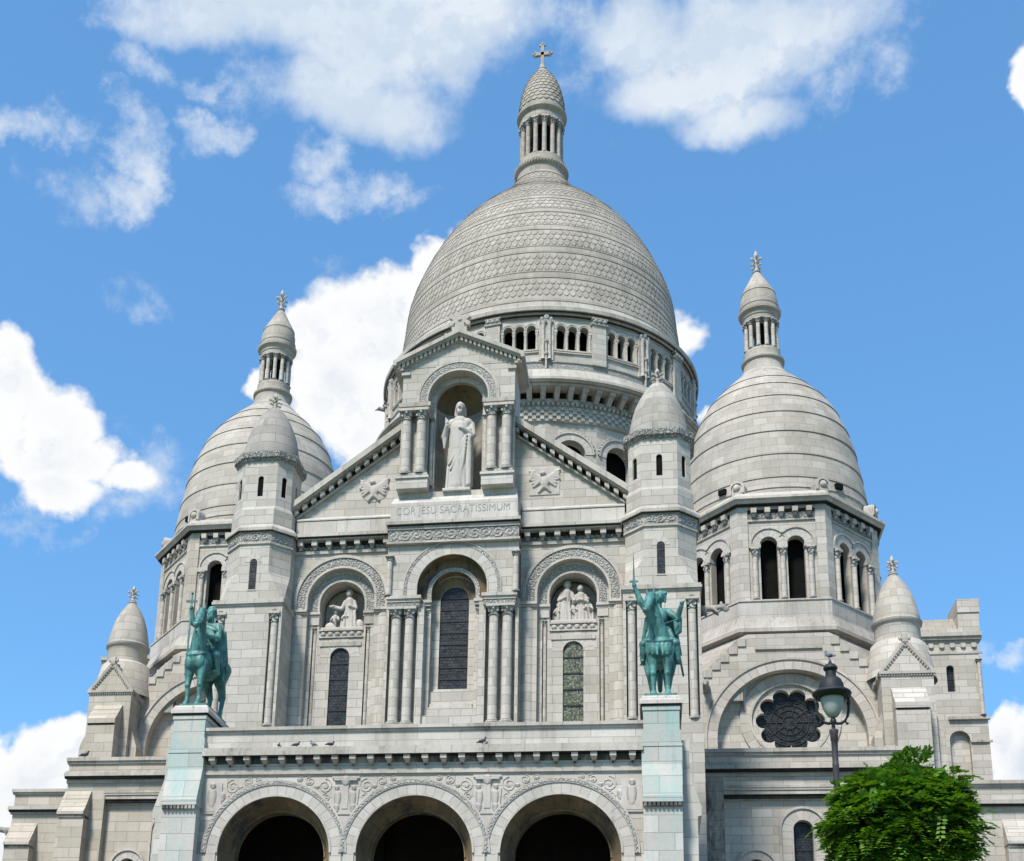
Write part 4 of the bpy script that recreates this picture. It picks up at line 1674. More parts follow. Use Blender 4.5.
    env = [(20.0, 6.42), (21.3, 6.42), (22.0, 6.38), (23.0, 6.30), (24.0, 6.18), (25.0, 6.04), (26.0, 5.86), (27.0, 5.60), (28.0, 5.28), (29.0, 4.86), (30.0, 4.30), (31.0, 3.52), (32.0, 2.60), (32.7, 1.90), (33.1, 1.45)]
    env = [(r_[0] + .35 if r_[0] > 25 else r_[0], r_[1] - (.11 if r_[0] < 29 else .05)) for r_ in env]

    def rz(z):
        for (z0, r0), (z1, r1) in zip(env, env[1:]):
            if z <= z1:
                return r0 + (r1 - r0) * (z - z0) / (z1 - z0)
        return env[-1][1]
    levels = [19.9, 21.3, 22.1, 23.9, 25.75, 27.45, 29.0, 30.4, 31.5, 32.8]
    prof = []
    for a, b in zip(levels, levels[1:]):
        for t in (0., .33, .66, 1.):
            z = a + (b - a) * t
            lip = .065 * (1 - t)
            prof.append((rz(z) + lip, z + (.0 if t else .004)))
    prof += [(2.1, 32.85), (1.9, 33.05), (1.6, 33.4)]
    mb = MB()
    mb.revolve(cx, cy, prof, 72, rref=6.4)
    lean(mb)
    cu = mb.build('cupola', ['cupola'], tw)
    for an in [q * (pi / 8 + k * pi / 4 + .23) for k in range(4) for q in (-1, 1)]:
        fr = F(cx + 6.46 * sin(an) + off(21.5), cy - 6.46 * cos(an), 0, an)
        mb = MB()
        mb.box(fr, -.27, .27, 21.50, 21.86, -.3, .07)
        mb.build('vent', ['dark'], cu)
    lb = [(1.60, 33.2), (1.50, 33.5), (1.42, 33.7), (1.38, 34.3), (1.52, 34.36), (1.54, 34.5), (1.46, 34.6), (1.30, 34.66), (1.28, 35.3), (.4, 35.35)]
    lz = .42
    top_prof = [(1.24, 37.30), (1.24, 37.62), (1.30, 37.66), (1.32, 37.95), (1.52, 38.05), (1.54, 38.22), (1.40, 38.30), (1.38, 38.55), (1.42, 38.58), (1.42, 38.66), (1.34, 38.7), (1.33, 39.3), (1.22, 39.75), (1.26, 39.78), (1.24, 39.86), (.92, 40.5), (.90, 40.52), (.58, 41.15), (.22, 41.85)]
    lt, top = lantern_parts(lean, tw, cx, cy, 33, lb, 1.1, 34.95 + lz, 37.3 + lz, [(r_, z_ + lz) for r_, z_ in top_prof], 10, .14, 'cupola')
    lean(top)
    top.build('lantern_cap', ['cupola'], tw)
    for k in range(12):
        an = (k + .5) * 2 * pi / 12
        put('column', column_mesh(.145, 2.36, 12, cap=.42), (cx + 1.1 * sin(an) + off(36.5), cy - 1.1 * cos(an), 34.94 + lz), tw, an)
    put('finial', finial_mesh(2.0, .25), (cx + off(42.5), cy, 41.82 + lz), tw)
    # rose window
    mb = MB()
    mb.plate(front, [(2.05 * cos(2 * pi * i / 60), 4.85 + 2.05 * sin(2 * pi * i / 60)) for i in range(60)], [], -1.28, -1.2)
    for r in (.42, .8, 1.15, 1.5):
        mb.ring(front, 0, 4.85, r - .035, r + .035, -1.2, -1.14, mat=1, seg=48, a1=2 * pi)
    for i in range(10):
        a = pi / 2 + (i + .5) * 2 * pi / 10
        mb.ring(front, 1.56 * cos(a), 4.85 + 1.56 * sin(a), .24, .29, -1.2, -1.15, mat=1, seg=16, a1=2 * pi)
        mb.tube([front(.42 * cos(a), 4.85 + .42 * sin(a), -1.16), front(1.5 * cos(a), 4.85 + 1.5 * sin(a), -1.16)], .03, 6, mat=1)
    mb.build('rose_window', ['glass', 'bar'], tw)
    mb = MB()
    mb.ring(front, 0, 4.85, 2.30, 2.42, -.64, -.55, mat=1, seg=48, a1=2 * pi)
    mb.ring(front, 0, 4.85, 2.42, 3.0, -.64, -.60, seg=48, a1=2 * pi)
    mb.ring(front, 0, 3.5, 4.42, 5.04, -.02, .06, seg=44, stilt=3, vw=.55)
    mb.ring(front, 0, 3.5, 5.04, 5.18, -.02, .14, mat=1, seg=44, stilt=3)
    mb.box(front, -2.0, 2.0, 9.25, 9.40, -.02, .12, mat=1)
    for i in range(n):
        v = 6.0 + (i + 1) * .50
        u1 = B - .2 - i * .53
        for q in (-1, 1):
            a, b = sorted((q * u1, q * (u1 - .50)))
            mb.box(front, a, b, v - .50, v - .02, -.02, .09, mat=1)
    mb.build('archivolt', ['vous', 'trim'], tw)
    # gargoyles at the corners of the stepped wall
    for q in (-1, 1):
        g = MB()
        x0, z0 = q * 5.0, 6.75
        g.capsule(front(x0, z0, 0), front(x0 + q * .1, z0 + .05, .75), .27, .2)
        g.ball(front(x0 + q * .1, z0 + .08, .95), (.24, .28, .24))
        g.capsule(front(x0 + q * .1, z0 - .02, 1.05), front(x0 + q * .1, z0 - .1, 1.25), .13, .09)
        for e in (-.14, .14):
            g.ball(front(x0 + q * .1 + e, z0 + .3, .85), (.07, .08, .14), 6, 4)
            g.capsule(front(x0 + e, z0 - .1, .5), front(x0 + e * 1.6, z0 - .42, .35), .1, .06)
        sculpt(g, 'gargoyle', ['grey'], .06, 2, tw)
    return tw


towers = [make_tower(s) for s in (-1, 1)]


# ---- pinnacles beside the towers ------------------------------------
def make_pinnacle(s):
    cx, cy = s * 25.1, 15.85
    fr = F(cx, 13.75, 0)
    mb = MB()
    mb.box(fr, -1.48, 1.48, GZ, 6.85, -4.2, 0)
    # gable
    mb.plate(fr, [(-1.5, 7.02), (1.5, 7.02), (0, 9.0)], [], -2.3, 0, back=True)
    mb.plate(fr, [(-1.5, 7.02), (1.5, 7.02), (1.3, 8.6), (-1.3, 8.6)], [], -4.0, -1.0)
    # sloping buttress in front
    bp = [(.0, GZ), (0, 6.0), (1.0, 4.75), (1.0, GZ)]
    P = []
    for u in (-.95, .95):
        for w, v in bp:
            P.append(fr(u, v, w))
    mb.add(P, [(1, 2, 6, 5), (2, 3, 7, 6), (0, 1, 2, 3), (4, 5, 6, 7)])
    for i in range(3):
        w0, w1 = .33 * i, .33 * (i + 1)
        v0, v1 = 6.0 - 1.25 * w0, 6.0 - 1.25 * w1
        P = [fr(-.97, v0, w0), fr(.97, v0, w0), fr(-.97, v1, w1 + .05), fr(.97, v1, w1 + .05), fr(-.97, v1 - .08, w1 + .05), fr(.97, v1 - .08, w1 + .05)]
        mb.add(P, [(0, 1, 3, 2), (2, 3, 5, 4)])
    mb.box(fr, -.97, .97, 4.42, 4.72, .5, 1.08)
    P = [fr(-1.5, 3.2, .0), fr(-2.0, 3.2, .0)]
    mb.box(fr, -2.0, -1.5, GZ, 3.2, -3.5, -.4)
    mb.box(fr, 1.5, 2.0, GZ, 3.2, -3.5, -.4)
    for q in (-1, 1):
        mb.add([fr(q * 1.48, 4.6, -.4), fr(q * 2.0, 3.2, -.4), fr(q * 1.48, 3.2, -.4), fr(q * 1.48, 4.6, -3.5), fr(q * 2.0, 3.2, -3.5)], [(0, 1, 2), (0, 3, 4, 1)])
    mb.revolve(cx, cy, [(2.1, 7.0), (1.95, 7.8), (1.62, 9.3), (1.50, 9.42), (1.36, 9.5), (1.34, 10.5), (1.40, 10.62)], 36)
    p = mb.build('pinnacle', ['warm' if s < 0 else 'wall'], BAS)
    mb = MB()
    for sd in (-1, 1):
        mb.plate(fr, [(0, 9.12), (sd * 1.62, 6.98), (sd * 1.40, 6.98), (0, 8.80)], [], -.3, .12, back=True)
        for i in range(11):
            t = (i + .5) / 11
            mb.box(fr, sd * (1.34 * t) - .045, sd * (1.34 * t) + .045, 8.66 - 1.74 * t, 8.80 - 1.74 * t, -.02, .09)
    mb.box(fr, -1.60, 1.60, 6.85, 7.02, -2.3, .14)
    for i in range(20):
        u = -1.5 + 3.0 * i / 19
        mb.box(fr, u - .045, u + .045, 6.74, 6.85, -.02, .09)
    mb.box(fr, -.16, .16, 8.85, 9.35, -.2, .16)
    for sd in (-1, 1):
        mb.ball(fr(sd * .24, 9.12, .02), (.12, .12, .16), 8, 5)
    mb.box(fr, -.9, .9, 4.30, 4.42, .3, 1.02, mat=1)
    mb.build('gable_cornice', ['trim', 'bar'], p)
    mb = MB()
    mb.revolve(cx, cy, [(1.38, 10.56), (1.48, 10.66), (1.50, 10.82), (1.40, 10.9), (1.38, 11.2), (1.28, 11.7), (1.13, 12.35), (.91, 13.0), (.62, 13.55), (.33, 13.98), (.24, 14.08), (.29, 14.13), (.2, 14.25)], 36, rref=1.4)
    mb.build('pinnacle_dome', ['cupola'], p)
    put('finial', finial_mesh(1.25, .2), (cx, cy, 14.2), p)
    return p


pinnacles = [make_pinnacle(s) for s in (-1, 1)]


# ---- chapel wings ----------------------------------------------------
def make_wing(s):
    mat = 'warm' if s < 0 else 'wall'
    fr = F(s * 18.24, 8.5, 0)
    o = -s     # local side that faces the middle
    mb = MB()
    uin, uout = o * 5.6, -o * 6.7
    a, b = sorted((uin, uout))
    pa, pb = -4.2, 4.2
    wins = [arch_path(0, .52, -17.0 + 9.0, -3.68, 14), arch_path(2.55, .55, -8, -5.9, 12), arch_path(-2.55, .55, -8, -5.9, 12)]
    mb.plate(fr, [(a, GZ), (b, GZ), (b, -.72), (a, -.72)], [[(pa, -16), (pb, -16), (pb, -1.55), (pa, -1.55)]], -.5, 0)
    mb.plate(fr, [(pa - .1, -16.1), (pb + .1, -16.1), (pb + .1, -1.4), (pa - .1, -1.4)], wins, -1.2, -.5)
    mb.box(fr, a, b, GZ, -.72, -7, -1.4)
    mb.box(fr, a, b, -.72, .40, -.4, .06, mat=1)
    mb.box(fr, a, b, -.72, .1, -7, -.4, mat=2)
    w = mb.build('chapel_wing', [mat, mat, 'roof'], BAS)
    mb = MB()
    mb.box(fr, a - .1, b + .1, .40, .56, -.45, .16)
    mb.box(fr, a - .12, b + .12, .56, .78, -.5, .26)
    mb.build('coping', ['trim'], w)
    mb = MB()
    mb.box(fr, a - .1, b + .1, -.44, -.24, -.4, .44)
    mb.box(fr, a - .1, b + .1, -.24, -.10, -.4, .30)
    mb.box(fr, a - .05, b + .05, -.80, -.62, -.3, .10)
    mb.box(fr, a - .08, b + .08, -.56, -.42, -.4, .36, mat=1)
    mb.build('cornice', ['trim', 'shade'], w)
    mb = MB()
    mb.box(fr, pa - .05, pb + .05, -1.42, -1.28, -.45, .03)
    mb.box(fr, pa, pb, -1.78, -1.56, -.5, -.06)
    mb.box(fr, pa, pb, -1.96, -1.78, -.52, -.16, mat=1)
    mb.box(fr, pa, pb, -2.06, -1.96, -.52, -.40)
    mb.build('panel_moulding', ['trim', 'shade'], w)
    for uc, hw, v0, vs, ro in ((0, .52, -8, -3.68, 1.28), (2.55, .55, -8, -5.9, 1.15), (-2.55, .55, -8, -5.9, 1.15)):
        mb = MB()
        mb.ring(fr, uc, vs, hw, hw + .08, -.52, -.44, mat=1, seg=22, stilt=2.5)
        mb.ring(fr, uc, vs, hw + .08, ro - .13, -.52, -.47, seg=22, vw=.4, stilt=2.5)
        mb.ring(fr, uc, vs, ro - .13, ro, -.52, -.38, mat=1, seg=22, stilt=(2.5 if uc == 0 else .0))
        mb.build('window_surround', ['vous', 'trim'], w)
        window_glazing(w, fr, uc, hw, v0, vs, -.95, 'glass', 5)
    # stained pilaster in the inner corner
    mb = MB()
    u0 = o * 4.2
    a1, b1 = sorted((u0, o * 5.55))
    if s > 0:
        mb.box(fr, a1, b1, GZ, -1.0, -.02, .05)
        mb.box(fr, a1 + .15, b1, GZ, -.82, .05, .09)
        mb.build('pilaster', ['soot'], w)
    # sloped buttress
    mb = MB()
    ub0, ub1 = sorted((-o * 5.05, -o * 6.75))
    for (w0, v0, w1, v1) in ((.05, -1.30, .35, -1.85), (.35, -1.85, .65, -2.40), (.65, -2.40, .90, -2.75)):
        P = [fr(ub0, v0, w0), fr(ub1, v0, w0), fr(ub0, v1, w1 + .04), fr(ub1, v1, w1 + .04), fr(ub0, v1 - .07, w1 + .04), fr(ub1, v1 - .07, w1 + .04), fr(ub0, v0, 0), fr(ub1, v0, 0), fr(ub0, v1, 0), fr(ub1, v1, 0)]
        mb.add(P, [(0, 1, 3, 2), (2, 3, 5, 4), (6, 0, 2, 8), (1, 7, 9, 3)])
    mb.box(fr, ub0, ub1, -2.94, -2.76, -.02, .96)
    mb.box(fr, ub0 + .04, ub1 - .04, -3.12, -2.94, -.02, .86, mat=1)
    mb.box(fr, ub0 + .02, ub1 - .02, GZ, -3.12, -.02, .78)
    mb.build('buttress', [mat, 'soot'], w)
    return w


wings = [make_wing(s) for s in (-1, 1)]


def make_low_wing(s):
    mat = 'warm' if s < 0 else 'wall'
    fr = F(s * 27.6, 12.0, 0)
    o = -s
    a, b = sorted((o * 2.9, -o * (2.55 if s < 0 else 7.0)))
    mb = MB()
    mb.box(fr, a, b, GZ, -1.6, -12, 0)
    mb.box(fr, a, b, -1.6, -.55, -12, -.06)
    w = mb.build('low_wing', [mat], BAS)
    mb = MB()
    mb.box(fr, a - .12, b + .12, -.55, -.42, -12, .06)
    mb.box(fr, a - .16, b + .16, -.42, -.22, -12, .16)
    mb.build('coping', ['trim'], w)
    mb = MB()
    mb.box(fr, a - .2, b + .2, -1.62, -1.40, -12, .36)
    mb.box(fr, a - .16, b + .16, -1.74, -1.60, -12, .28, mat=1)
    mb.box(fr, a - .12, b + .12, -1.86, -1.74, -12, .10)
    mb.build('cornice', ['trim', 'shade'], w)
    mb = MB()
    u0, u1 = sorted((-o * .75, -o * 2.5)) if s < 0 else (1.60, 3.4)
    for (w0, v0, w1, v1) in ((.0, -2.45, .35, -3.05), (.35, -3.05, .65, -3.55), (.65, -3.55, .85, -3.85)):
        P = [fr(u0, v0, w0), fr(u1, v0, w0), fr(u0, v1, w1 + .04), fr(u1, v1, w1 + .04), fr(u0, v1 - .07, w1 + .04), fr(u1, v1 - .07, w1 + .04), fr(u0, v0, 0), fr(u1, v0, 0), fr(u0, v1, 0), fr(u1, v1, 0)]
        mb.add(P, [(0, 1, 3, 2), (2, 3, 5, 4), (6, 0, 2, 8), (1, 7, 9, 3)])
    mb.box(fr, u0, u1, -4.02, -3.86, -.02, .9)
    mb.box(fr, u0 + .03, u1 - .03, -4.2, -4.02, -.02, .8, mat=1)
    mb.box(fr, u0 + .02, u1 - .02, GZ, -4.2, -.02, .74)
    mb.build('buttress', [mat, 'soot'], w)
    # beast-headed waterspouts
    for (u, v, du) in ((o * 1.75, -1.0, o * .1), (-o * 2.5, -2.95, -o * .8))[:2 if s < 0 else 1]:
        g = MB()
        base = Vector(fr(u, v, .0))
        tip = Vector(fr(u + du, v + .05, .8 if abs(du) < .5 else .3))
        g.capsule(base, tip, .24, .18)
        d = (tip - base).normalized()
        g.ball(tip + d * .12, (.23, .23, .22))
        g.capsule(tip + d * .2, tip + d * .5 + Vector((0, 0, -.16)), .14, .08)
        sd = d.cross(Vector((0, 0, 1)))
        for e in (-1, 1):
            g.ball(tip + sd * .14 * e + Vector((0, 0, .22)), (.07, .07, .13), 6, 4)
            g.capsule(base + d * .4 + sd * .15 * e, base + d * .25 + sd * .2 * e + Vector((0, 0, -.38)), .1, .06)
        sculpt(g, 'gargoyle', ['grey'], .06, 2, w)
    return w


low_wings = [make_low_wing(s) for s in (-1, 1)]


# ---- transept ends -----------------------------------------------------
def make_transept(s):
    fr = F(s * 31.4, 30, 0)
    o = -s
    mat = 'warm' if s < 0 else 'wall'
    mb = MB()
    a, b = sorted((o * 4, -o * 1.72))
    c, d = sorted((-o * .55, -o * .05))
    win = [(-s * 0 + (-o) * (-.42) + x, y) for x, y in arch_path(0, .26, 11.12, 12.90, 10)]
    blind = arch_path(-o * 0 - .0, .66, 0.0, 7.55, 14)
    mb.plate(fr, [(a, GZ), (b, GZ), (b, 15.0), (a, 15.0)], [arch_path((-o) * -.30, .26, 11.12, 12.86, 10), arch_path((-o) * -.02, .68, .0, 7.55, 14)], -.6, 0)
    mb.box(fr, a, b, GZ, 15.0, -12, -.45)
    e0, e1 = sorted((-o * 1.72, -o * 1.92))
    mb.box(fr, e0, e1, GZ, 9.0, -10, .02)
    mb.box(fr, e0, e1, 9.0, 13.9, -10, -.5)
    # stone roof, stepping in
    for i in range(4 if s > 0 else 0):
        v = 15.5 + .42 * i
        w = -.1 - .45 * i
        mb.box(fr, a, -o * .6 if -o * .6 > a else b, v, v + .42, -12, w, mat=1) if -o > 0 else mb.box(fr, o * -.6 if False else -.6 * -o if False else (-o * .6), b, v, v + .42, -12, w, mat=1)
    # raised end block with sloped inner side
    pts = [(-o * .45, 15.5), (-o * 1.9, 15.5), (-o * 1.95, 18.0), (-o * .55, 18.0)]
    if s > 0:
        mb.plate(fr, pts, [], -3, .02, back=True)
        q0, q1 = sorted((-o * .5, -o * 2.0))
        mb.box(fr, q0, q1, 17.1, 18.12, -3, .10)
    t = mb.build('transept_end', [mat, mat], BAS)
    mb = MB()
    q0, q1 = sorted((o * 4, -o * 1.95))
    mb.box(fr, q0, q1, 15.0, 15.22, -10, .22)
    mb.box(fr, q0, q1, 15.22, 15.5, -10, .36)
    for i in range(7):
        u = -o * (1.4 - i * .72)
        mb.box(fr, u - .16, u + .16, 14.45, 14.75, -.02, .12)
        mb.ball(fr(u, 14.45, .05), (.15, .12, .1), 8, 5)
    mb.box(fr, q0, q1, 13.95, 14.08, -.02, .06)
    mb.build('cornice', ['trim'], t)
    mb = MB()
    q0, q1 = sorted((o * .70, -o * 2.05))
    mb.box(fr, q0, q1, 9.0, 9.22, -10 if False else -.02, .22)
    e0, e1 = sorted((-o * .66, -o * 2.1))
    mb.box(fr, e0, e1, 7.35, 7.5, -.02, .14)
    mb.build('ledge', ['trim'], t)
    window_glazing(t, fr, (-o) * -.30, .26, 11.12, 12.86, -.3, 'glass', 3)
    put('column', column_mesh(.14, 4.2, 12, cap=.3), (fr.x - o * 1.62, 29.85, 9.3), t)
    return t


transepts = [make_transept(s) for s in (-1, 1)]


# ---- main dome -----------------------------------------------------
DX, DY = 0.0, 49.0


def make_main_dome():
    mb = MB()
    # lower drum, with its windows as deep openings in twenty flat bays
    NB, OFF = 20, radians(7.3)
    step = 2 * pi / NB
    low = MB()
    R0 = 13.85
    hw0 = R0 * math.tan(step / 2)
    for k in range(NB):
        an = OFF + (k + .5) * step
        fr = F(DX + R0 * sin(an), DY - R0 * cos(an), 0, an)
        low.plate(fr, [(-hw0, 26), (hw0, 26), (hw0, 37.6), (-hw0, 37.6)], [arch_path(0, 1.25, 30.5, 34.75, 14)], -.9, 0)
    low.revolve(DX, DY, [(12.6, 26), (12.6, 38)], 40, mat=1)
    low.revolve(DX, DY, [(15.5, 18), (15.5, 26.5), (13.85, 28)], 60)
    drum = low.build('lower_drum', ['wall', 'dark'], BAS)
    det = MB()
    for k in range(NB):
        an = OFF + (k + .5) * step
        fr = F(DX + R0 * sin(an), DY - R0 * cos(an), 0, an)
        det.ring(fr, 0, 34.75, 1.25, 1.85, -.02, .06, seg=18, vw=.45)
        det.ring(fr, 0, 34.75, 1.85, 2.0, -.02, .16, seg=18, mat=1)
        for i in range(18):
            a = pi * (i + .5) / 18
            det.ball(fr(2.06 * cos(a), 34.75 + 2.06 * sin(a), .08), .09, 6, 4, mat=1)
    det.build('window_arches', ['vous', 'trim'], drum)
    det = MB()
    # chequer band, dentils, corbels and the big lip
    det.revolve(DX, DY, [(13.9, 37.55), (14.15, 37.6), (14.15, 39.2), (14.3, 39.25), (14.3, 39.6), (14.0, 39.6)], 80)
    for row in range(4):
        for k in range(260):
            if (k + row) % 2:
                continue
            an = 2 * pi * (k + .5) / 260
            if cos(an) < -.25:
                continue
            fr = F(DX + 14.15 * sin(an), DY - 14.15 * cos(an), 0, an)
            det.box(fr, -.165, .165, 37.70 + row * .29, 37.99 + row * .29, -.05, .12)
    for k in range(220):
        an = 2 * pi * k / 220
        if cos(an) < -.25:
            continue
        fr = F(DX + 14.15 * sin(an), DY - 14.15 * cos(an), 0, an)
        det.box(fr, -.11, .11, 38.95, 39.22, -.05, .28)
    det.build('chequer_band', ['wall'], drum)
    det = MB()
    for k in range(80):
        an = radians(6.4) + 2 * pi * k / 80
        fr = F(DX + 14.2 * sin(an), DY - 14.2 * cos(an), 0, an)
        det.box(fr, -.24, .24, 39.86, 40.22, -.3, 1.15)
        det.add([fr(-.22, 39.86, .95), fr(.22, 39.86, .95), fr(-.2, 39.28, .28), fr(.2, 39.28, .28), fr(-.22, 39.86, 0), fr(.22, 39.86, 0), fr(-.2, 39.28, 0), fr(.2, 39.28, 0)], [(0, 1, 3, 2), (0, 2, 6, 4), (1, 5, 7, 3), (2, 3, 7, 6)])
        det.ball(fr(0, 39.45, .36), (.2, .2, .22), 8, 5)
    det.build('corbel_table', ['trim'], drum)
    det = MB()
    det.revolve(DX, DY, [(15.60, 40.36), (15.60, 40.50)], 100, mat=1)
    det.revolve(DX, DY, [(14.2, 40.2), (15.45, 40.22), (15.5, 40.38), (15.72, 40.42), (15.74, 40.52), (15.9, 40.56), (15.9, 40.78), (15.55, 40.9), (14.95, 42.05), (14.75, 42.12)], 100)
    det.build('cornice', ['trim', 'shade'], drum)
    # arcaded gallery
    gal = MB()
    R1 = 14.42
    hw1 = R1 * math.tan(step / 2)
    gal.revolve(DX, DY, [(14.62, 42.05), (14.62, 42.10), (14.56, 42.12), (14.56, 42.85), (14.64, 42.9), (14.64, 43.0), (14.45, 43.05)], 100, mat=2)
    for k in range(NB):
        an = OFF + (k + .5) * step
        fr = F(DX + R1 * sin(an), DY - R1 * cos(an), 0, an)
        holes = [arch_path(q * 1.0, .37, 44.2, 46.2, 12, r=.39) for q in (-1, 0, 1)]
        gal.plate(fr, [(-hw1, 42.9), (hw1, 42.9), (hw1, 47.6), (-hw1, 47.6)], holes, -.75, 0)
    gal.revolve(DX, DY, [(12.4, 43), (12.4, 48)], 40, mat=1)
    gal.revolve(DX, DY, [(12.4, 43.5), (14.0, 43.5)], 60, mat=1)
    gal.revolve(DX, DY, [(12.4, 47.5), (14.0, 47.5)], 60, mat=1)
    gallery = gal.build('dome_gallery', ['wall', 'dark', 'lace'], BAS)
    for k in range(NB):
        an = OFF + (k + .5) * step
        if cos(an) < .02:
            continue
        fr = F(DX + R1 * sin(an), DY - R1 * cos(an), 0, an)
        b = MB()
        for q in (-1, 0, 1):
            a0_, a1_ = 0, pi
            b.ring(fr, q * 1.0, 46.2, .39, .50, -.02, .06, seg=14, a0=.0, a1=pi, vw=.3)
        b.box(fr, -1.62, 1.62, 44.06, 44.2, -.02, .12, mat=1)
        b.box(fr, -1.66, 1.66, 43.86, 43.96, -.02, .14, mat=1)
        for u in (-1.5, -.5, .5, 1.5):
            b.box(fr, u - .14, u + .14, 45.84, 46.06, -.3, .16, mat=1)
            x, y, z = fr(u, 0, -.02)
            b.revolve(x, y, [(.14, 44.2), (.115, 44.28), (.11, 45.5), (.13, 45.55), (.12, 45.6), (.19, 45.84)], 10)
        for q in (-1, 0, 1):
            b.ring(fr, q * 1.0, 46.2, .50, .60, -.02, .10, seg=12, mat=1, a0=.35 if q < 1 else 0.0, a1=pi - (.35 if q > -1 else 0.))
        b.build('gallery_window', ['wall', 'trim'], gallery)
    for k in range(NB):
        an = OFF + k * step
        if cos(an) < .02:
            continue
        fr = F(DX + 14.55 * sin(an), DY - 14.55 * cos(an), 0, an)
        b = MB()
        if k % 2 == 0:
            b.box(fr, -.62, .62, 43.05, 46.7, -.3, .12)
            for u in (-.36, .36):
                x, y, z = fr(u * .75, 0, .18)
                b.revolve(x, y, [(.2, 43.1), (.15, 43.3), (.14, 46.3), (.24, 46.75)], 10)
            b.box(fr, -.55, .55, 46.7, 46.95, -.3, .26, mat=1)
            b.ball(fr(0, 47.2, .1), (.28, .2, .34), 10, 6, mat=1)
            for u in (-.4, .4):
                b.ball(fr(u, 47.05, .15), (.17, .15, .22), 8, 5, mat=1)
            for v in (43.6, 44.8):
                b.ball(fr(0, v, .3), (.2, .16, .2), 8, 5, mat=1)
            b.tube([fr(0, 42.2, .2), fr(0, 43.3, .25), fr(0, 44.6, .3)], .1, 8)
        else:
            b.box(fr, -.62, .62, 42.9, 46.8, -.3, .22)
            b.box(fr, -.74, .74, 46.8, 47.0, -.3, .34, mat=1)
            for u in (-.42, 0, .42):
                b.ball(fr(u, 47.15, .3), (.24, .16, .2), 8, 5, mat=1)
            b.box(fr, -.7, .7, 47.3, 47.45, -.3, .4, mat=1)
        b.build('pilaster', ['wall', 'lace'], gallery)
    det = MB()
    det.revolve(DX, DY, [(14.88, 47.62), (14.88, 47.82)], 110, mat=1)
    det.revolve(DX, DY, [(14.64, 47.3), (14.66, 47.5)], 110, mat=1)
    det.revolve(DX, DY, [(14.3, 47.3), (14.62, 47.34), (14.62, 47.5), (14.72, 47.52), (14.80, 47.75), (15.0, 47.8), (15.02, 48.15), (14.9, 48.3), (14.55, 48.36), (14.45, 48.6), (14.3, 48.62), (14.1, 49.25), (14.15, 49.3), (14.15, 49.42), (13.9, 49.5)], 110)
    det.build('cornice', ['trim', 'shade'], gallery)
    for k in range(NB):
        an = OFF + k * step
        if cos(an) < -.1:
            continue
        fr = F(DX + 14.8 * sin(an), DY - 14.8 * cos(an), 0, an)
        g = MB()
        if k % 2 == 1 and abs(an - pi) > 1.2:
            g.capsule(fr(0, 46.9, .0), fr(0, 46.95, .45), .26, .2, 8)
            g.ball(fr(0, 47.0, .6), (.2, .26, .2), 8, 6)
            g.capsule(fr(0, 46.95, .7), fr(0, 46.85, .95), .12, .08, 8)
            for e in (-.1, .1):
                g.ball(fr(e, 47.2, .55), (.06, .06, .12), 6, 4)
            if abs(sin(an)) > .9:
                sculpt(g, 'gargoyle', ['grey'], .06, 1, gallery)
    # the shell
    env = [(49.4, 13.78), (50.5, 13.55), (52.0, 13.32), (53.5, 13.15), (55.0, 13.02), (56.5, 12.83), (58.0, 12.42), (59.5, 11.86), (61.0, 11.22), (62.5, 10.46), (64.0, 9.56), (65.5, 8.48), (67.0, 7.20), (68.5, 5.70), (69.4, 4.80), (70.3, 4.0), (71.2, 3.35), (72.0, 2.85)]

    def rz(z):
        for (z0, r0), (z1, r1) in zip(env, env[1:]):
            if z <= z1:
                return r0 + (r1 - r0) * (z - z0) / (z1 - z0)
        return env[-1][1]
    # arc-length table
    tab = [(0., 49.4)]
    z, L = 49.4, 0.
    while z < 72.0:
        z2 = z + .05
        L += hypot(.05, rz(z2) - rz(z))
        z = z2
        tab.append((L, z))

    def z_at(L_):
        for (l0, z0), (l1, z1) in zip(tab, tab[1:]):
            if L_ <= l1:
                return z0 + (z1 - z0) * (L_ - l0) / (l1 - l0)
        return tab[-1][1]
    shell = MB()
    prof = []
    Lmax = tab[-1][0]
    n = 140
    for i in range(n + 1):
        zz = z_at(Lmax * i / n)
        prof.append((rz(zz), zz))
    shell.revolve(DX, DY, prof, 120, rref=13)
    prof = [(2.85, 72.0), (2.66, 72.3), (2.60, 72.6), (2.5, 72.65), (2.46, 73.2)]
    shell.revolve(DX, DY, prof, 60)
    dome = shell.build('main_dome', ['dome'], BAS)
    tiles, bands = MB(), MB()
    L = .8
    idx = 0
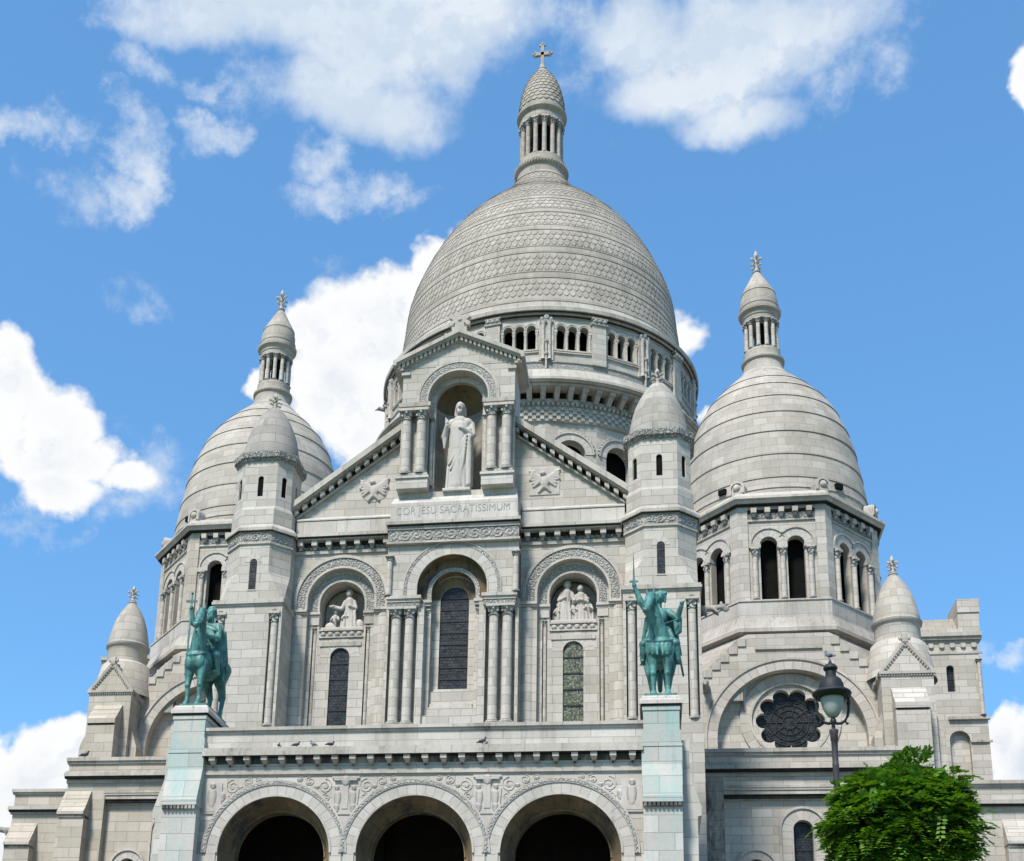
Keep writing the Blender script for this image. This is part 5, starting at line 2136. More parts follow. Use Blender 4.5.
    while L < Lmax - 1.0:
        frac = L / Lmax
        rowh = .64 if frac < .55 else .54
        nrow = 3
        za = z_at(L)
        r_here = rz(za)
        cnt = max(30, int(2 * pi * r_here / .58))
        for row in range(nrow):
            l0 = L + row * rowh
            l1 = l0 + rowh * 1.08
            zb, zt = z_at(l0), z_at(min(l1, Lmax))
            for k in range(cnt):
                an = 2 * pi * (k + (.5 if row % 2 else 0)) / cnt
                if cos(an) < -.5:
                    continue
                hwid = pi / cnt * .97
                pts = []
                for (du, t, lift) in ((-1, 1., .01), (-.93, .55, .035), (-.62, .22, .05), (0, 0., .06), (.62, .22, .05), (.93, .55, .035), (1, 1., .01)):
                    zz = zb + (zt - zb) * t
                    r = rz(zz) + lift
                    a2 = an + du * hwid
                    pts.append((DX + r * sin(a2), DY - r * cos(a2), zz))
                low_ = []
                for (du, t) in ((-.93, .55), (-.62, .22), (0, 0.), (.62, .22), (.93, .55)):
                    zz = zb + (zt - zb) * t
                    r = rz(zz) - .01
                    a2 = an + du * hwid
                    low_.append((DX + r * sin(a2), DY - r * cos(a2), zz - .01))
                P = pts + low_
                tiles.add(P, [tuple(range(7)), (1, 7, 8, 2), (2, 8, 9, 3), (3, 9, 10, 4), (4, 10, 11, 5)])
        L += nrow * rowh + .12
        # plain moulded courses between the scale rows
        gap = .80 if frac < .55 else .62
        for (d0, d1, o_) in ((0, .12, .055), (.16, gap - .16, .03), (gap - .12, gap, .06)):
            za, zb = z_at(L + d0), z_at(min(L + d1, Lmax))
            bands.revolve(DX, DY, [(rz(za), za - .01), (rz(za) + o_, za), (rz(zb) + o_, zb), (rz(zb), zb + .01)], 120)
        L += gap + .02
        idx += 1
    tiles.build('scale_tiles', ['dome'], dome)
    bands.build('moulded_bands', ['dome'], dome)
    # lantern
    mb = MB()
    mb.revolve(DX, DY, [(2.46, 73.0), (2.46, 73.45), (2.56, 73.5), (2.68, 73.58), (2.70, 74.0), (2.56, 74.1), (2.36, 74.2), (2.30, 74.95), (1.0, 75.0)], 60)
    mb.revolve(DX, DY, [(.95, 74.9), (.95, 80.0)], 24, mat=1)
    lt = mb.build('lantern', ['dome', 'dark'], BAS)
    for k in range(14):
        an = (k + .5) * 2 * pi / 14
        put('column', column_mesh(.235, 4.45, 14, cap=.75, shaft='dome'), (DX + 1.98 * sin(an), DY - 1.98 * cos(an), 74.98), lt, an)
    mb = MB()
    for k in range(56):
        an = 2 * pi * k / 56
        fr = F(DX + 2.69 * sin(an), DY - 2.69 * cos(an), 0, an)
        mb.box(fr, -.08, .08, 73.66, 73.92, -.05, .07)
    mb.build('dentil_ring', ['dome'], lt)
    cap = [(2.28, 79.42), (2.30, 79.7), (2.24, 79.72), (2.24, 80.3), (2.38, 80.36), (2.56, 80.5), (2.58, 80.75), (2.44, 80.9), (2.36, 80.95), (2.34, 81.5), (2.28, 82.2), (2.12, 83.2), (1.88, 84.2), (1.60, 85.0), (1.28, 85.65), (.94, 86.2), (.62, 86.65), (.42, 86.95), (.46, 87.05), (.34, 87.2), (.22, 87.7)]
    mb = MB()
    mb.revolve(DX, DY, [(.8, 79.42)] + cap, 48, rref=2.3)

    def cr(z):
        for (r0, z0), (r1, z1) in zip(cap, cap[1:]):
            if z0 <= z <= z1:
                return r0 + (r1 - r0) * (z - z0) / max(z1 - z0, 1e-6)
        return .3
    for row in range(11):
        z = 81.35 + row * .46
        nT = 24
        for k in range(nT):
            an = 2 * pi * (k + .5 * (row % 2)) / nT
            hw = pi / nT * .95
            pts, low_ = [], []
            for du, dz, li in ((-1, .50, .02), (-1, .22, .05), (-.7, .08, .07), (0, 0, .08), (.7, .08, .07), (1, .22, .05), (1, .50, .02)):
                rr = cr(z + dz) + li
                pts.append((DX + rr * sin(an + du * hw), DY - rr * cos(an + du * hw), z + dz))
            for du, dz in ((-1, .22), (-.7, .08), (0, 0), (.7, .08), (1, .22)):
                rr = cr(z + dz) - .01
                low_.append((DX + rr * sin(an + du * hw), DY - rr * cos(an + du * hw), z + dz - .01))
            mb.add(pts + low_, [tuple(range(7)), (1, 7, 8, 2), (2, 8, 9, 3), (3, 9, 10, 4), (4, 10, 11, 5)])
    mb.build('lantern_cap', ['dome'], lt)
    mb = MB()
    fr = F(DX, DY, 0)
    mb.box(fr, -.165, .165, 87.4, 90.2, -.15, .15)
    mb.box(fr, -.72, .72, 88.88, 89.28, -.15, .15)
    for (u, v) in ((-.72, 89.09), (.72, 89.09), (0, 90.2)):
        for (a, b) in ((-.0, .17), (.17, 0), (-.17, 0), (0, -.17)):
            mb.ball(fr(u + a * 1.2, v + b * 1.2, 0), (.17, .15, .17), 8, 5)
    mb.ball(fr(0, 90.5, 0), (.06, .06, .25), 8, 5)
    mb.build('cross', ['dome'], lt)
    return dome


main_dome = make_main_dome()

#SCULPTURE#
# ------------------------------------------------------------------ sculptures


def standing_christ():
    b = MB()
    X, Y, Z = 0.06, -0.42, 12.78

    def p(x, f, z):
        return (X + x, Y - f, Z + z)
    # plinth, feet
    # robe: stacked tapering volumes
    b.capsule(p(0, 0, .35), p(0, 0, 2.9), .62, .56, 18)
    b.capsule(p(-.22, .05, .3), p(-.2, .05, 2.6), .46, .42, 14)
    b.capsule(p(.25, .05, .3), p(.22, .02, 2.6), .46, .42, 14)
    b.capsule(p(0, 0, 2.6), p(0, 0, 3.9), .58, .60, 16)
    b.capsule(p(-.38, 0, 4.25), p(.38, 0, 4.25), .36, .36, 14)
    b.capsule(p(0, 0, 3.4), p(0, .02, 4.3), .56, .45, 16)
    b.capsule(p(0, .02, 4.4), p(0, .06, 4.95), .2, .19, 10)
    # cloak on the viewer's right, hanging from shoulder to ankle
    for i in range(5):
        x = .50 + .07 * sin(i * 1.7)
        b.capsule(p(x, -.20 + .12 * i, 4.1 - .1 * i), p(x + .06, -.18 + .12 * i, .45 + .12 * (i % 2)), .20, .17, 8)
    # slanting folds over the legs
    for i in range(7):
        x0 = .45 - .02 * i
        z0 = 3.3 - .22 * i
        b.capsule(p(x0, .50, z0), p(-.48 + .10 * i, .50 + .03 * (i % 2), max(.35, z0 - 1.7 - .1 * i)), .075, .06, 7)
    for i in range(6):
        x = -.52 + .17 * i
        b.capsule(p(x, .40, 1.5), p(x * 1.08, .44, .12), .09, .10, 7)
    # feet
    for s in (-1, 1):
        b.capsule(p(s * .2, .42, .08), p(s * .23, .68, .05), .10, .08, 8)
    b.box(F(X, Y, Z), -.75, .75, -.12, .04, -.5, .78)
    # arms: one raised in blessing, the other showing the heart
    b.capsule(p(-.60, .0, 4.18), p(-.80, .18, 3.42), .24, .19, 10)
    b.capsule(p(-.80, .18, 3.42), p(-.66, .48, 3.95), .20, .12, 10)
    b.ball(p(-.66, .52, 4.12), (.11, .09, .15), 8, 6)
    for i in range(4):
        b.capsule(p(-.72 + .045 * i, .53, 4.2), p(-.735 + .05 * i, .55, 4.42 - (.1 if i > 1 else 0)), .034, .028, 6)
    b.capsule(p(-.78, .2, 3.4), p(-.80, .22, 2.75), .17, .06, 8)
    b.capsule(p(.60, .0, 4.18), p(.74, .2, 3.45), .24, .2, 10)
    b.capsule(p(.74, .2, 3.45), p(.22, .58, 3.72), .19, .11, 10)
    b.ball(p(.12, .62, 3.76), (.13, .08, .10), 8, 6)
    b.capsule(p(.6, .35, 3.3), p(.55, .4, 2.5), .15, .07, 8)
    b.ball(p(0, .50, 3.95), (.12, .09, .13), 8, 6)
    # head with hair and beard
    b.ball(p(0, .14, 5.22), (.245, .29, .36), 16, 12)
    b.ball(p(0, .0, 5.28), (.285, .27, .34), 16, 12)
    for s_ in (-1, 1):
        b.capsule(p(s_ * .24, -.04, 5.28), p(s_ * .26, -.08, 4.86), .075, .085, 8)
        b.capsule(p(s_ * .05, .40, 5.34), p(s_ * .16, .35, 5.34), .028, .022, 6)
    b.capsule(p(0, .41, 5.33), p(0, .47, 5.13), .035, .055, 8)
    b.ball(p(0, .30, 4.91), (.165, .14, .18), 10, 7)
    o = sculpt(b, 'statue', ['statue'], .026, 1, None)
    tag(o, 'white stone robed man standing in the arched niche above the facade, hand raised', 'statue')


standing_christ()


def horse(b, p, turn=0.0, head_up=0.0):
    """walking warhorse, p(x, forward, up) gives world points"""
    p0_ = p

    def p(x, f, z):
        return p0_(x * .95, f, z)
    # trunk
    b.capsule(p(0, .62, 2.42), p(0, -.70, 2.50), .62, .60, 18)
    b.ball(p(0, .88, 2.42), (.56, .50, .66), 14, 10)
    b.ball(p(0, -.98, 2.52), (.60, .55, .62), 14, 10)
    b.ball(p(0, 0, 2.2), (.60, .8, .52), 14, 10)
    for s in (-1, 1):
        b.ball(p(s * .27, 1.15, 2.2), (.27, .24, .40), 10, 8)
    # neck and head
    hx = turn
    b.capsule(p(0, .88, 2.75), p(hx * .35, 1.18, 3.55 + head_up * .5), .46, .31, 14)
    b.capsule(p(hx * .35, 1.18, 3.55 + head_up * .5), p(hx * .7, 1.30, 4.26 + head_up), .31, .22, 12)
    poll = (hx * .75, 1.42, 4.42 + head_up)
    muz = (hx * 1.15, 2.10, 3.56 + head_up * .8)
    mid = tuple(poll[i] * .55 + muz[i] * .45 for i in range(3))
    b.capsule(p(*poll), p(*mid), .23, .19, 12)
    b.capsule(p(*mid), p(*muz), .17, .125, 12)
    b.ball(p(muz[0], muz[1] + .02, muz[2] - .02), (.17, .15, .16), 10, 7)
    b.ball(p(mid[0], mid[1] - .16, mid[2] + .02), (.19, .2, .26), 10, 7)
    # bridle
    for s in (-1, 1):
        b.capsule(p(poll[0] + s * .22, poll[1], poll[2] + .02), p(muz[0] + s * .16, muz[1] - .10, muz[2] + .12), .03, .03, 6)
        b.capsule(p(muz[0] + s * .16, muz[1] - .10, muz[2] + .10), p(s * .34, .55, 3.25), .028, .028, 6)
    q1 = tuple(mid[i] * .45 + muz[i] * .55 for i in range(3))
    b.capsule(p(q1[0] - .15, q1[1] + .10, q1[2] + .05), p(q1[0] + .15, q1[1] + .10, q1[2] + .05), .04, .04, 6)
    b.capsule(p(poll[0] - .2, poll[1] + .16, poll[2] - .06), p(poll[0] + .2, poll[1] + .16, poll[2] - .06), .035, .035, 6)
    b.capsule(p(poll[0], poll[1] + .1, poll[2] + .16), p(poll[0], poll[1] + .26, poll[2] - .14), .07, .03, 7)
    for s in (-1, 1):
        b.capsule(p(poll[0] + s * .13, poll[1] - .04, poll[2] + .12), p(poll[0] + s * .18, poll[1] - .02, poll[2] + .44), .085, .03, 7)
        b.ball(p(poll[0] * .6 + mid[0] * .4 + s * .19, poll[1] * .6 + mid[1] * .4 + .08, poll[2] * .6 + mid[2] * .4), (.06, .06, .06), 6, 4)
        b.ball(p(muz[0] + s * .10, muz[1] + .13, muz[2] + .0), (.035, .03, .045), 6, 4)
    # mane
    for i in range(7):
        t = i / 6
        b.capsule(p(hx * .7 * t + .02, .78 + .58 * t, 3.15 + 1.35 * t + head_up * t), p(hx * .7 * t + .22, .86 + .58 * t, 2.85 + 1.3 * t + head_up * t), .13, .07, 7)
    # legs
    for s, lift in ((-1, 0), (1, .0)):
        b.capsule(p(s * .34, .95, 2.15), p(s * .34, 1.02, 1.55), .30, .20, 12)
        b.capsule(p(s * .34, 1.02, 1.55), p(s * .33, 1.08, 1.12), .19, .145, 10)
        b.ball(p(s * .33, 1.09, 1.08), (.155, .16, .17), 8, 6)
        b.capsule(p(s * .33, 1.08, 1.05), p(s * .32, 1.04, .42), .12, .105, 10)
        b.ball(p(s * .32, 1.05, .38), (.13, .14, .14), 8, 6)
        b.capsule(p(s * .32, 1.05, .36), p(s * .32, 1.14, .16), .11, .14, 8)
        b.capsule(p(s * .32, 1.14, .14), p(s * .32, 1.18, .05), .16, .18, 10)
        b.capsule(p(s * .36, -.95, 2.45), p(s * .38, -.80, 1.78), .46, .30, 12)
        b.capsule(p(s * .38, -.80, 1.78), p(s * .36, -1.22, 1.20), .27, .155, 10)
        b.ball(p(s * .36, -1.26, 1.16), (.14, .17, .18), 8, 6)
        b.capsule(p(s * .36, -1.24, 1.12), p(s * .34, -1.12, .42), .125, .105, 10)
        b.ball(p(s * .34, -1.12, .38), (.13, .14, .14), 8, 6)
        b.capsule(p(s * .34, -1.12, .36), p(s * .34, -1.02, .16), .11, .14, 8)
        b.capsule(p(s * .34, -1.02, .14), p(s * .34, -.98, .05), .16, .18, 10)
    # tail
    b.capsule(p(0, -1.45, 2.75), p(0, -1.68, 2.3), .16, .20, 8)
    b.capsule(p(0, -1.68, 2.3), p(0, -1.62, 1.2), .20, .10, 8)
    # harness straps
    for k in range(9):
        a = pi * (.08 + .84 * k / 8)
        a2 = pi * (.08 + .84 * (k + 1) / 8) if k < 8 else a
        q0 = p(.60 * cos(a), .95 + .42 * sin(a), 2.72 - .22 * sin(a))
        q1 = p(.60 * cos(a2), .95 + .42 * sin(a2), 2.72 - .22 * sin(a2))
        b.capsule(q0, q1, .055, .055, 6)


def rider_base(b, p):
    b.capsule(p(0, -.15, 3.15), p(0, -.10, 3.55), .44, .36, 14)
    b.capsule(p(0, -.10, 3.5), p(0, -.04, 4.2), .36, .38, 14)
    b.capsule(p(-.30, -.05, 4.35), p(.30, -.05, 4.35), .23, .23, 12)
    b.capsule(p(0, -.03, 4.45), p(0, .0, 4.75), .14, .13, 8)
    for s in (-1, 1):
        b.capsule(p(s * .28, -.05, 3.05), p(s * .70, .42, 2.70), .27, .21, 10)
        b.capsule(p(s * .70, .42, 2.70), p(s * .74, .28, 1.98), .19, .13, 10)
        b.capsule(p(s * .74, .22, 1.90), p(s * .76, .58, 1.86), .11, .09, 8)
        # stirrup leather and iron
        b.capsule(p(s * .70, .30, 2.9), p(s * .80, .36, 1.80), .035, .03, 6)
        b.capsule(p(s * .66, .38, 1.76), p(s * .86, .38, 1.76), .045, .045, 6)
    # saddle with raised pommel and cantle
    b.ball(p(0, -.15, 3.06), (.56, .70, .22), 12, 8)
    b.capsule(p(-.25, .38, 3.25), p(.25, .38, 3.25), .10, .10, 8)
    b.capsule(p(-.28, -.68, 3.35), p(.28, -.68, 3.35), .11, .11, 8)


def face(b, p, x, f, z, k=1.0, tx=0.):
    b.ball(p(x, f, z), (.20 * k, .23 * k, .28 * k), 12, 9)
    b.capsule(p(x + tx, f + .215 * k, z + .05 * k), p(x + tx, f + .26 * k, z - .08 * k), .03 * k, .045 * k, 7)
    for s in (-1, 1):
        b.capsule(p(x + tx + s * .045, f + .21 * k, z + .08 * k), p(x + tx + s * .14 * k, f + .17 * k, z + .08 * k), .03 * k, .02 * k, 6)
    b.capsule(p(x + tx - .06, f + .21 * k, z - .15 * k), p(x + tx + .06, f + .21 * k, z - .15 * k), .03 * k, .03 * k, 6)


ZB = -2.02


def statue_king():
    cx, cy = -10.58, -8.25
    root = empty('rider_statue', (cx, cy, -2.12))
    tag(root, 'green bronze bearded king on horseback holding up a sword by its blade', 'statue', 'bronze riders on the porch pedestals')

    th = radians(9)

    def p(x, f, z):
        return (cx + x * cos(th) - f * sin(th), cy - f * cos(th) - x * sin(th), ZB + z)
    b = MB()
    horse(b, p, turn=.42, head_up=.14)
    # long cloth over the horse's flank
    sculpt(b, 'horse', ['bronze'], .034, 1, root)
    b = MB()
    rider_base(b, p)
    face(b, p, .05, .06, 5.02, 1.05)
    b.capsule(p(.05, .02, 4.5), p(.05, .05, 4.9), .19, .18, 8)
    b.ball(p(.05, .20, 4.80), (.18, .15, .23), 10, 7)          # beard
    b.ball(p(.05, -.02, 5.18), (.24, .26, .20), 12, 8)
    b.capsule(p(-.16, .05, 5.22), p(.24, .05, 5.22), .085, .085, 8)
    b.ball(p(.05, .0, 5.30), (.21, .22, .15), 12, 7)
    for s in (-1, 1):
        b.capsule(p(.05 + s * .19, -.04, 5.12), p(.05 + s * .18, -.10, 4.92), .07, .06, 7)
    # raised arm
    b.capsule(p(-.42, .0, 4.35), p(-.84, .18, 4.62), .20, .16, 10)
    b.capsule(p(-.84, .18, 4.62), p(-.90, .32, 5.22), .16, .10, 10)
    b.ball(p(-.90, .33, 5.33), (.11, .11, .12), 8, 6)
    for i in range(4):
        b.capsule(p(-.98, .34, 5.26 + .05 * i), p(-.88, .44, 5.26 + .05 * i), .03, .03, 6)
    b.capsule(p(-.82, .33, 5.25), p(-.84, .43, 5.36), .035, .03, 6)
    # other arm to the reins
    b.capsule(p(.44, -.02, 4.35), p(.62, .22, 3.70), .20, .16, 10)
    b.capsule(p(.62, .22, 3.70), p(.30, .62, 3.62), .15, .10, 10)
    b.ball(p(.26, .68, 3.62), (.1, .1, .1), 8, 6)
    b.capsule(p(.26, .68, 3.62), p(.2, 1.3, 3.9), .03, .03, 6)
    # cloak
    for i in range(6):
        x = .22 + .07 * i
        b.capsule(p(x, -.18 - .04 * i, 4.35 - .04 * i), p(.42 + .055 * i, -.20 - .10 * i, 2.95 - .10 * i), .15, .11, 8)
    for i, ln in enumerate((1.9, 2.15, 1.75, 2.3)):
        b.capsule(p(.56 + .04 * i, .0 - .18 * i, 3.1), p(.66 + .03 * i, .0 - .2 * i, ln), .10, .055, 8)
    for i in range(5):
        b.capsule(p(-.30 + .14 * i, .30, 4.42 - .08 * i), p(.10 + .12 * i, .34, 3.92 - .1 * i), .09, .08, 7)
    b.capsule(p(-.25, .25, 4.4), p(.45, .25, 4.05), .14, .14, 8)
    for i in range(4):
        b.capsule(p(-.3 + .02 * i, -.35 - .1 * i, 4.2), p(-.55, -.6 - .12 * i, 2.5), .17, .12, 8)
    sculpt(b, 'person', ['bronze'], .028, 1, root)
    b = MB()
    b.box(F(*p(-.90, .36, 0)[:2], ZB), -.045, .045, 3.0, 6.05, -.02, .02)
    b.box(F(*p(-.90, .36, 0)[:2], ZB), -.27, .27, 5.62, 5.71, -.04, .04)
    b.ball(p(-.90, .36, 6.08), .07, 8, 6)
    b.build('sword', ['bronze'], root)
    b = MB()
    b.box(F(cx, cy, ZB), -.66, .66, -.10, .06, -1.55, 1.42)
    b.build('base_plate', ['bronze'], root)


statue_king()


def statue_maid():
    cx, cy = 10.58, -8.25
    root = empty('rider_statue', (cx, cy, -2.12))
    tag(root, 'green bronze helmeted rider in armour on horseback raising a long sword', 'statue', 'bronze riders on the porch pedestals')

    def p(x, f, z):
        return (cx + x, cy - f, ZB + z)
    b = MB()
    horse(b, p, turn=-.52, head_up=.12)
    for i in range(8):
        a = pi * (.1 + .8 * i / 7)
        b.capsule(p(.58 * cos(a), .85 + .5 * sin(a), 2.6 - .25 * sin(a)), p(.62 * cos(a), .85 + .52 * sin(a), 2.2 - .35 * sin(a)), .07, .05, 6)
    sculpt(b, 'horse', ['bronze'], .034, 1, root)
    b = MB()
    rider_base(b, p)
    face(b, p, .06, .08, 5.06, 1.0)
    # open helmet with raised visor
    b.ball(p(.06, -.03, 5.16), (.27, .29, .27), 14, 9)
    b.capsule(p(-.17, .10, 5.26), p(.29, .10, 5.26), .09, .09, 8)
    b.capsule(p(.06, -.28, 5.38), p(.06, .12, 5.46), .06, .05, 8)
    for s in (-1, 1):
        b.capsule(p(.06 + s * .22, .06, 5.2), p(.06 + s * .2, .1, 4.86), .08, .07, 7)
    # raised sword arm
    b.capsule(p(-.40, .0, 4.35), p(-.80, .14, 4.85), .21, .16, 10)
    b.capsule(p(-.80, .14, 4.85), p(-1.06, .22, 5.52), .16, .10, 10)
    b.ball(p(-1.08, .23, 5.64), (.11, .11, .12), 8, 6)
    for i in range(4):
        b.capsule(p(-1.16, .22, 5.58 + .05 * i), p(-1.06, .34, 5.58 + .05 * i), .03, .03, 6)
    # other arm held out, sleeve hanging
    b.capsule(p(.42, -.02, 4.35), p(.80, .10, 4.02), .20, .17, 10)
    b.capsule(p(.80, .10, 4.02), p(.98, .42, 4.50), .15, .10, 10)
    b.ball(p(1.0, .46, 4.60), (.11, .1, .11), 8, 6)
    for i in range(4):
        b.capsule(p(.97 + .03 * i, .48, 4.62), p(1.06 + .03 * i, .52, 4.66 + .02 * i), .03, .025, 6)
    for i in range(3):
        b.capsule(p(.72 + .08 * i, .05, 4.0), p(.74 + .08 * i, .02, 3.30 + .06 * i), .13, .09, 8)
    # breastplate, skirt of mail, reins
    b.ball(p(0, .16, 4.05), (.36, .24, .38), 12, 9)
    for i in range(7):
        x = -.42 + .14 * i
        b.capsule(p(x, .22, 3.5), p(x * 1.35, .34, 3.05), .10, .08, 7)
    b.capsule(p(-.55, .7, 3.3), p(.8, .3, 3.9), .035, .035, 6)
    for i in range(5):
        b.capsule(p(.1 + .12 * i, -.35, 4.2), p(.25 + .16 * i, -.7, 2.6), .16, .10, 8)
        b.capsule(p(-.1 - .1 * i, -.35, 4.2), p(-.25 - .14 * i, -.7, 2.6), .16, .10, 8)
    sculpt(b, 'person', ['bronze'], .028, 1, root)
    b = MB()
    fr = F(cx - 1.10, cy - .24, ZB)
    P = [fr(-.05, 5.85, 0), fr(0, 5.85, .025), fr(.05, 5.85, 0), fr(0, 5.85, -.025), fr(-.005, 7.45, 0)]
    b.add(P, [(0, 1, 4), (1, 2, 4), (2, 3, 4), (3, 0, 4)])
    b.box(fr, -.20, .20, 5.79, 5.87, -.04, .04)
    b.box(fr, -.035, .035, 5.40, 5.80, -.035, .035)
    b.ball(fr(0, 5.38, 0), .06, 8, 6)
    b.build('sword', ['bronze'], root)
    b = MB()
    b.capsule(p(.72, -.1, 3.2), p(1.02, -.62, 1.55), .06, .045, 8)
    b.build('scabbard', ['bronze'], root)
    b = MB()
    b.box(F(cx, cy, ZB), -.70, .70, -.10, .06, -1.55, 1.42)
    b.build('base_plate', ['bronze'], root)


statue_maid()


def relief_figure(b, p, x, z, h, lean=0., kneel=False, head=True, arm=None):
    """robed figure cut in high relief"""
    k = h / 1.9
    hx = x + lean
    b.capsule(p(x, 0, z + .15 * k), p(x + lean * .4, .05, z + .95 * k), .30 * k, .24 * k, 10)
    b.capsule(p(x + lean * .4, .05, z + .95 * k), p(hx * 1., .1, z + 1.40 * k), .25 * k, .20 * k, 10)
    b.ball(p(hx + lean * .25, .18, z + 1.72 * k), (.14 * k, .16 * k, .18 * k), 10, 8)
    b.ball(p(hx + lean * .25, .10, z + 1.78 * k), (.17 * k, .15 * k, .17 * k), 10, 8)
    for i in range(4):
        b.capsule(p(x - .2 * k + .13 * k * i, .2 * k, z + .9 * k), p(x - .26 * k + .17 * k * i, .24 * k, z + .05 * k), .06 * k, .07 * k, 6)
    for s in (-1, 1):
        ex, ez = hx + s * .30 * k, z + 1.05 * k
        b.capsule(p(hx + s * .18 * k, .1, z + 1.38 * k), p(ex, .22, ez), .11 * k, .09 * k, 8)
        tx, tz = (arm if arm and s == (1 if arm[0] > x else -1) else (hx + s * .08, z + 1.12 * k))
        b.capsule(p(ex, .22, ez), p(tx, .38, tz), .085 * k, .06 * k, 8)
        b.ball(p(tx, .4, tz), .07 * k, 6, 5)


def reliefs():
    for s in (-1, 1):
        b = MB()

        def p(x, f, z):
            return (s * 6.23 + x, 1.0 - f, z)
        if s < 0:
            relief_figure(b, p, .36, 5.5, 2.45, -.10, arm=(-.60, 6.95))
            relief_figure(b, p, .02, 5.45, 1.5, .12)
            relief_figure(b, p, -.62, 5.45, 1.35, .12)
            b.capsule(p(-.15, .3, 6.8), p(-.75, .36, 6.95), .10, .07)
            b.ball(p(-.75, .1, 5.8), (.35, .2, .3))
            b.ball(p(.85, .1, 5.85), (.28, .2, .4))
        else:
            relief_figure(b, p, -.50, 5.5, 2.5, .12, arm=(.05, 6.8))
            relief_figure(b, p, .42, 5.5, 2.25, -.06)
            relief_figure(b, p, -.05, 5.45, 1.45, .06)
            relief_figure(b, p, .82, 5.45, 1.6, -.1)
            relief_figure(b, p, -.95, 5.45, 1.3, .1)
            b.ball(p(.3, .0, 6.6), (.5, .2, .55))
        b.box(F(s * 6.23, 1.2, 0), -1.2, 1.2, 5.44, 5.66, -.2, .75)
        sculpt(b, 'niche_relief', ['relief'], .028, 1, facade)


reliefs()

# ------------------------------------------------------------------ street lamp
M['iron'] = plain('painted_cast_iron', (.016, .017, .018), .62, .3, .35, 9.0)
M['post'] = plain('worn_purple_brown_iron', (.055, .040, .042), .55, .4, .35, 6.0)


def frosted():
    mt, t, bsdf = new_mat('frosted_lamp_glass')
    obj = t.new('ShaderNodeTexCoord').outputs['Object']
    n_ = t.noise(obj, 3.0, 4, .6)
    t.link(t.mix('MIX', n_, (.30, .295, .275), (.40, .39, .365)), bsdf.inputs['Base Color'])
    bsdf.inputs['Roughness'].default_value = .7
    bsdf.inputs['Specular IOR Level'].default_value = .12
    return mt


M['frost'] = frosted()


def street_lamp():
    LX, LY = 12.97, EYE.y + 21
    zg = ground_height(LY)
    root = empty('street_lamp', (LX, LY, zg))
    tag(root, 'black iron street lamp with domed lantern head and frosted glass bowl', 'street lamp')
    zt = -13.23             # top of the lantern cap

    mb = MB()
    zr = zt - .60           # rim of the cap
    zj = zr - .58           # top of the post
    mb.revolve(LX, LY, [(.22, zg), (.22, zg + .25), (.17, zg + .32), (.16, zg + .9), (.11, zg + 1.0), (.085, zg + 1.3), (.065, zg + 1.4), (.046, zj - .62), (.052, zj - .60), (.052, zj - .56), (.046, zj - .54), (.05, zj - .18), (.058, zj - .17), (.062, zj - .06), (.072, zj - .03), (.07, zj), (.03, zj + .01)], 20)
    mb.build('post', ['post'], root)
    mb = MB()
    mb.revolve(LX, LY, [(.028, zj), (.026, zj + .08), (.04, zj + .10), (.05, zj + .14), (.04, zj + .18), (.02, zj + .20)], 16)
    for an in (.12, pi + .12):
        pts = []
        for (r, dz) in ((.0, .13), (.06, .105), (.12, .11), (.18, .15), (.225, .23), (.245, .33), (.25, .43), (.255, .52), (.265, .57)):
            pts.append((LX + r * cos(an), LY + r * sin(an), zj + dz))
        mb.tube(pts, [.026, .026, .024, .024, .022, .022, .02, .02, .022], 8)
        c_ = (LX + .185 * cos(an), LY + .185 * sin(an))
        mb.tube([(c_[0], c_[1], zj + .15), (c_[0] + .03 * cos(an), c_[1] + .03 * sin(an), zj + .09), (c_[0] + .045 * cos(an), c_[1] + .045 * sin(an), zj + .12)], [.014, .014, .018], 6)
        mb.ball((LX + .25 * cos(an), LY + .25 * sin(an), zj + .44), (.03, .03, .045), 8, 6)
    mb.build('yoke', ['iron'], root)
    mb = MB()
    mb.revolve(LX, LY, [(.22, zr - .06), (.255, zr - .05), (.29, zr - .01), (.302, zr + .015), (.29, zr + .04), (.25, zr + .07), (.195, zr + .09), (.192, zr + .11), (.185, zr + .18), (.15, zr + .255), (.095, zr + .30), (.085, zr + .31), (.078, zr + .40), (.10, zr + .415), (.112, zr + .44), (.105, zr + .47), (.07, zr + .51), (.03, zr + .53), (.02, zr + .57), (.003, zr + .60)], 32)
    mb.revolve(LX, LY, [(.22, zr - .06), (.19, zr - .05), (.19, zr + .05)], 24)
    mb.build('lantern_cap', ['iron'], root)
    mb = MB()
    mb.revolve(LX, LY, [(.178, zr - .05), (.172, zr - .13), (.150, zr - .22), (.11, zr - .31), (.075, zr - .36), (.04, zr - .378), (.0, zr - .38)], 24)
    mb.build('glass_bowl', ['frost'], root)
    mb = MB()
    mb.revolve(LX, LY, [(.015, zr - .385), (.03, zr - .40), (.012, zr - .42), (.003, zr - .43)], 10)
    mb.build('drip_knob', ['iron'], root)
    return (LX, LY, zr + .60)


LAMP_TOP = street_lamp()

# ------------------------------------------------------------------ pigeons
M['pigeon'] = plain('dark_pigeon_feathers', (.045, .047, .055), .6, .3, .5, 30.0)
M['pigeon2'] = plain('grey_pigeon_feathers', (.12, .125, .14), .6, .3, .5, 25.0)


